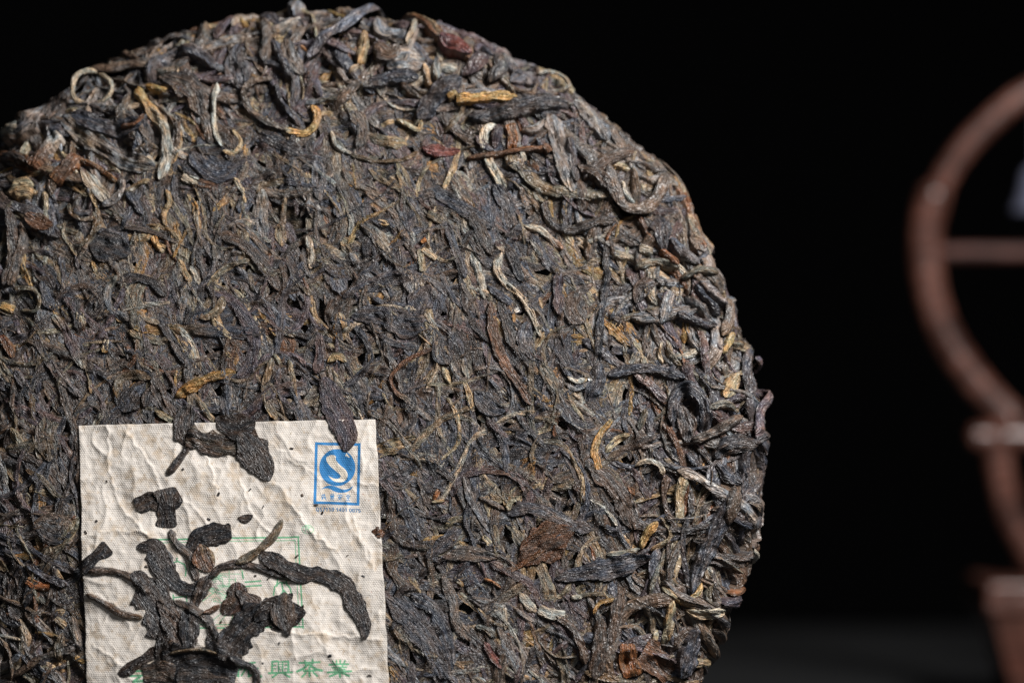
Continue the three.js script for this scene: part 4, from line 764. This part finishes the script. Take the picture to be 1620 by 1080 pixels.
// ---------------------------------------------------------------- table, backdrop and the wooden stand behind
{
  const grain = dataTex(512, 512, (x, y) => { const v = 0.8 + 0.12 * tnoise(x / 8, y / 8, 64, 64, 21) + 0.08 * tnoise(x / 2, y / 2, 256, 256, 22); return [v, v, v]; }, true);
  grain.repeat.set(6, 6);
  const cloth = new THREE.MeshStandardMaterial({ map: grain, roughness: 0.85 }); cloth.color.setRGB(0.0068, 0.0072, 0.0086);
  const table = mesh('tabletop', new RoundedBoxGeometry(2.4, 0.03, 1.28, 3, 0.004), cloth, scene); table.position.set(0.1, -0.015, -0.046); tag(table, 'dark matt table surface under the tea cake and stand', null, 'structure');
  const wall = mesh('backdrop', new THREE.BoxGeometry(6, 4, 0.02), (() => { const m = new THREE.MeshStandardMaterial({ roughness: 1, map: grain }); m.color.setRGB(0.003, 0.003, 0.004); return m; })(), scene); wall.position.set(0, 1, -2.2); tag(wall, 'black backdrop behind the table', null, 'structure');

  // the stand: depth 1.1 m from the lens, all sizes in metres
  const Z = CAM.z - 1.1, k = 1.1 * PX, wx = (px) => CAM.x + (px - 810) * k, wy = (py) => CAM.y - (py - 540) * k;
  const wood = dataTex(256, 512, (x, y) => { const g = tnoise(x / 6, y / 120, 43, 4, 31), h = tnoise(x / 20, y / 60, 13, 8, 32), m = tnoise(x / 40, y / 30, 7, 17, 33), v = 0.3 + 0.34 * g + 0.2 * h + 0.3 * m; return [v, v * (0.9 + 0.1 * m), v * (0.84 + 0.14 * m)]; }, true);
  const woodM = new THREE.MeshPhysicalMaterial({ map: wood, roughness: 0.4, clearcoat: 0.5, clearcoatRoughness: 0.25, bumpMap: wood, bumpScale: 0.0003 }); woodM.color.setRGB(0.21, 0.09, 0.068);
  const rodM = woodM.clone(); rodM.roughness = 0.6; rodM.clearcoat = 0; rodM.color.setRGB(0.15, 0.06, 0.048);
  const base = new THREE.Group(); base.name = nm('wooden_stand'); const cx = wx(1713), cy = wy(390); base.position.set(cx, 0, Z);
  tag(base, 'brown round wooden stand with crossbars and a block foot, out of focus behind the cake', 'display stand'); scene.add(base);
  const tubeOf = (pts, t, name, parent = base) => mesh(name, new THREE.TubeGeometry(new THREE.CatmullRomCurve3(pts), 60, t, 14), woodM, parent);
  const rodOf = (x0, x1, y, t, name, m = woodM) => { const g = new THREE.CylinderGeometry(t, t, x1 - x0, 20); g.rotateZ(Math.PI / 2); const o = mesh(name, g, m, base); o.position.set((x0 + x1) / 2, y, 0); return o; };
  const P3 = (px, py, s) => new THREE.Vector3(-s * (1713 - px) * k, wy(py), 0);
  const bow = [[1479, 335], [1484, 308], [1498, 275], [1528, 232], [1568, 192], [1618, 152], [1664, 131]];   // thin upper bow
  tubeOf([...bow.map((q) => P3(...q, 1)), P3(1713, 124, 1), ...bow.slice().reverse().map((q) => P3(...q, -1))], 19 * k, 'hoop_handle');
  for (const s of [-1, 1]) {                                                       // thicker lower bows, their ends capped
    const pts = [[1477, 312], [1467, 350], [1464, 400], [1469, 450], [1482, 500], [1506, 550], [1540, 600], [1575, 640], [1596, 660]].map((q) => P3(...q, s));
    tubeOf(pts, 26 * k, 'frame_arm');
    for (const e of [pts[0], pts[8]]) { const c = mesh('arm_end', new THREE.SphereGeometry(26 * k, 20, 14), woodM, base); c.position.copy(e); }
    tubeOf([[1590, 650], [1578, 690], [1581, 740], [1598, 810], [1630, 872], [1656, 915]].map((q) => P3(...q, s)), 23 * k, 'leg');
    const kb = mesh('knob', new THREE.SphereGeometry(21 * k, 20, 14), woodM, base); kb.position.copy(P3(1546, 692, s)); kb.scale.x = 0.8;
  }
  rodOf(-(1713 - 1480) * k, (1713 - 1480) * k, wy(400), 12.5 * k, 'crossbar', rodM);
  rodOf(-(1713 - 1546) * k, (1713 - 1546) * k, wy(692), 22 * k, 'lower_bar');
  const slab = mesh('foot_slab', new RoundedBoxGeometry(2 * 168 * k, 52 * k, 0.05, 3, 0.002), woodM, base); slab.position.set(0, wy(938), 0);
  const h = wy(965), foot = new THREE.CylinderGeometry(0.5, 0.36, 1, 4, 1); foot.rotateY(Math.PI / 4);
  const ft = mesh('foot_block', foot.toNonIndexed(), woodM, base); ft.geometry.computeVertexNormals(); ft.scale.set(2 * 160 * k * Math.SQRT2 * 0.98, h, 0.066); ft.position.set(0, h / 2, 0);
  // pale bell hung from the bow
  const grey = new THREE.MeshPhysicalMaterial({ roughness: 0.35, clearcoat: 0.4 }); grey.color.setRGB(0.13, 0.135, 0.19);
  const bell = new THREE.Group(); bell.name = nm('pendant'); bell.position.set(cx - 74 * k, wy(335), Z); tag(bell, 'small pale bluish pendant hanging inside the wooden stand, out of focus', 'pendant'); scene.add(bell);
  const lathe = [[0.0, 0.0155], [0.0022, 0.0152], [0.0042, 0.0135], [0.0050, 0.010], [0.0062, 0.005], [0.0085, 0.0], [0.0078, 0.0], [0.0055, 0.005], [0.0043, 0.010], [0.0030, 0.013], [0, 0.014]].map((q) => new THREE.Vector2(q[0], q[1]));
  mesh('pendant_body', new THREE.LatheGeometry(lathe, 28), grey, bell);
  const cord = new THREE.CylinderGeometry(0.0005, 0.0005, 0.031, 8); const cd = mesh('cord', cord, grey, bell); cd.position.y = 0.031;
}

renderer.render(scene, camera);
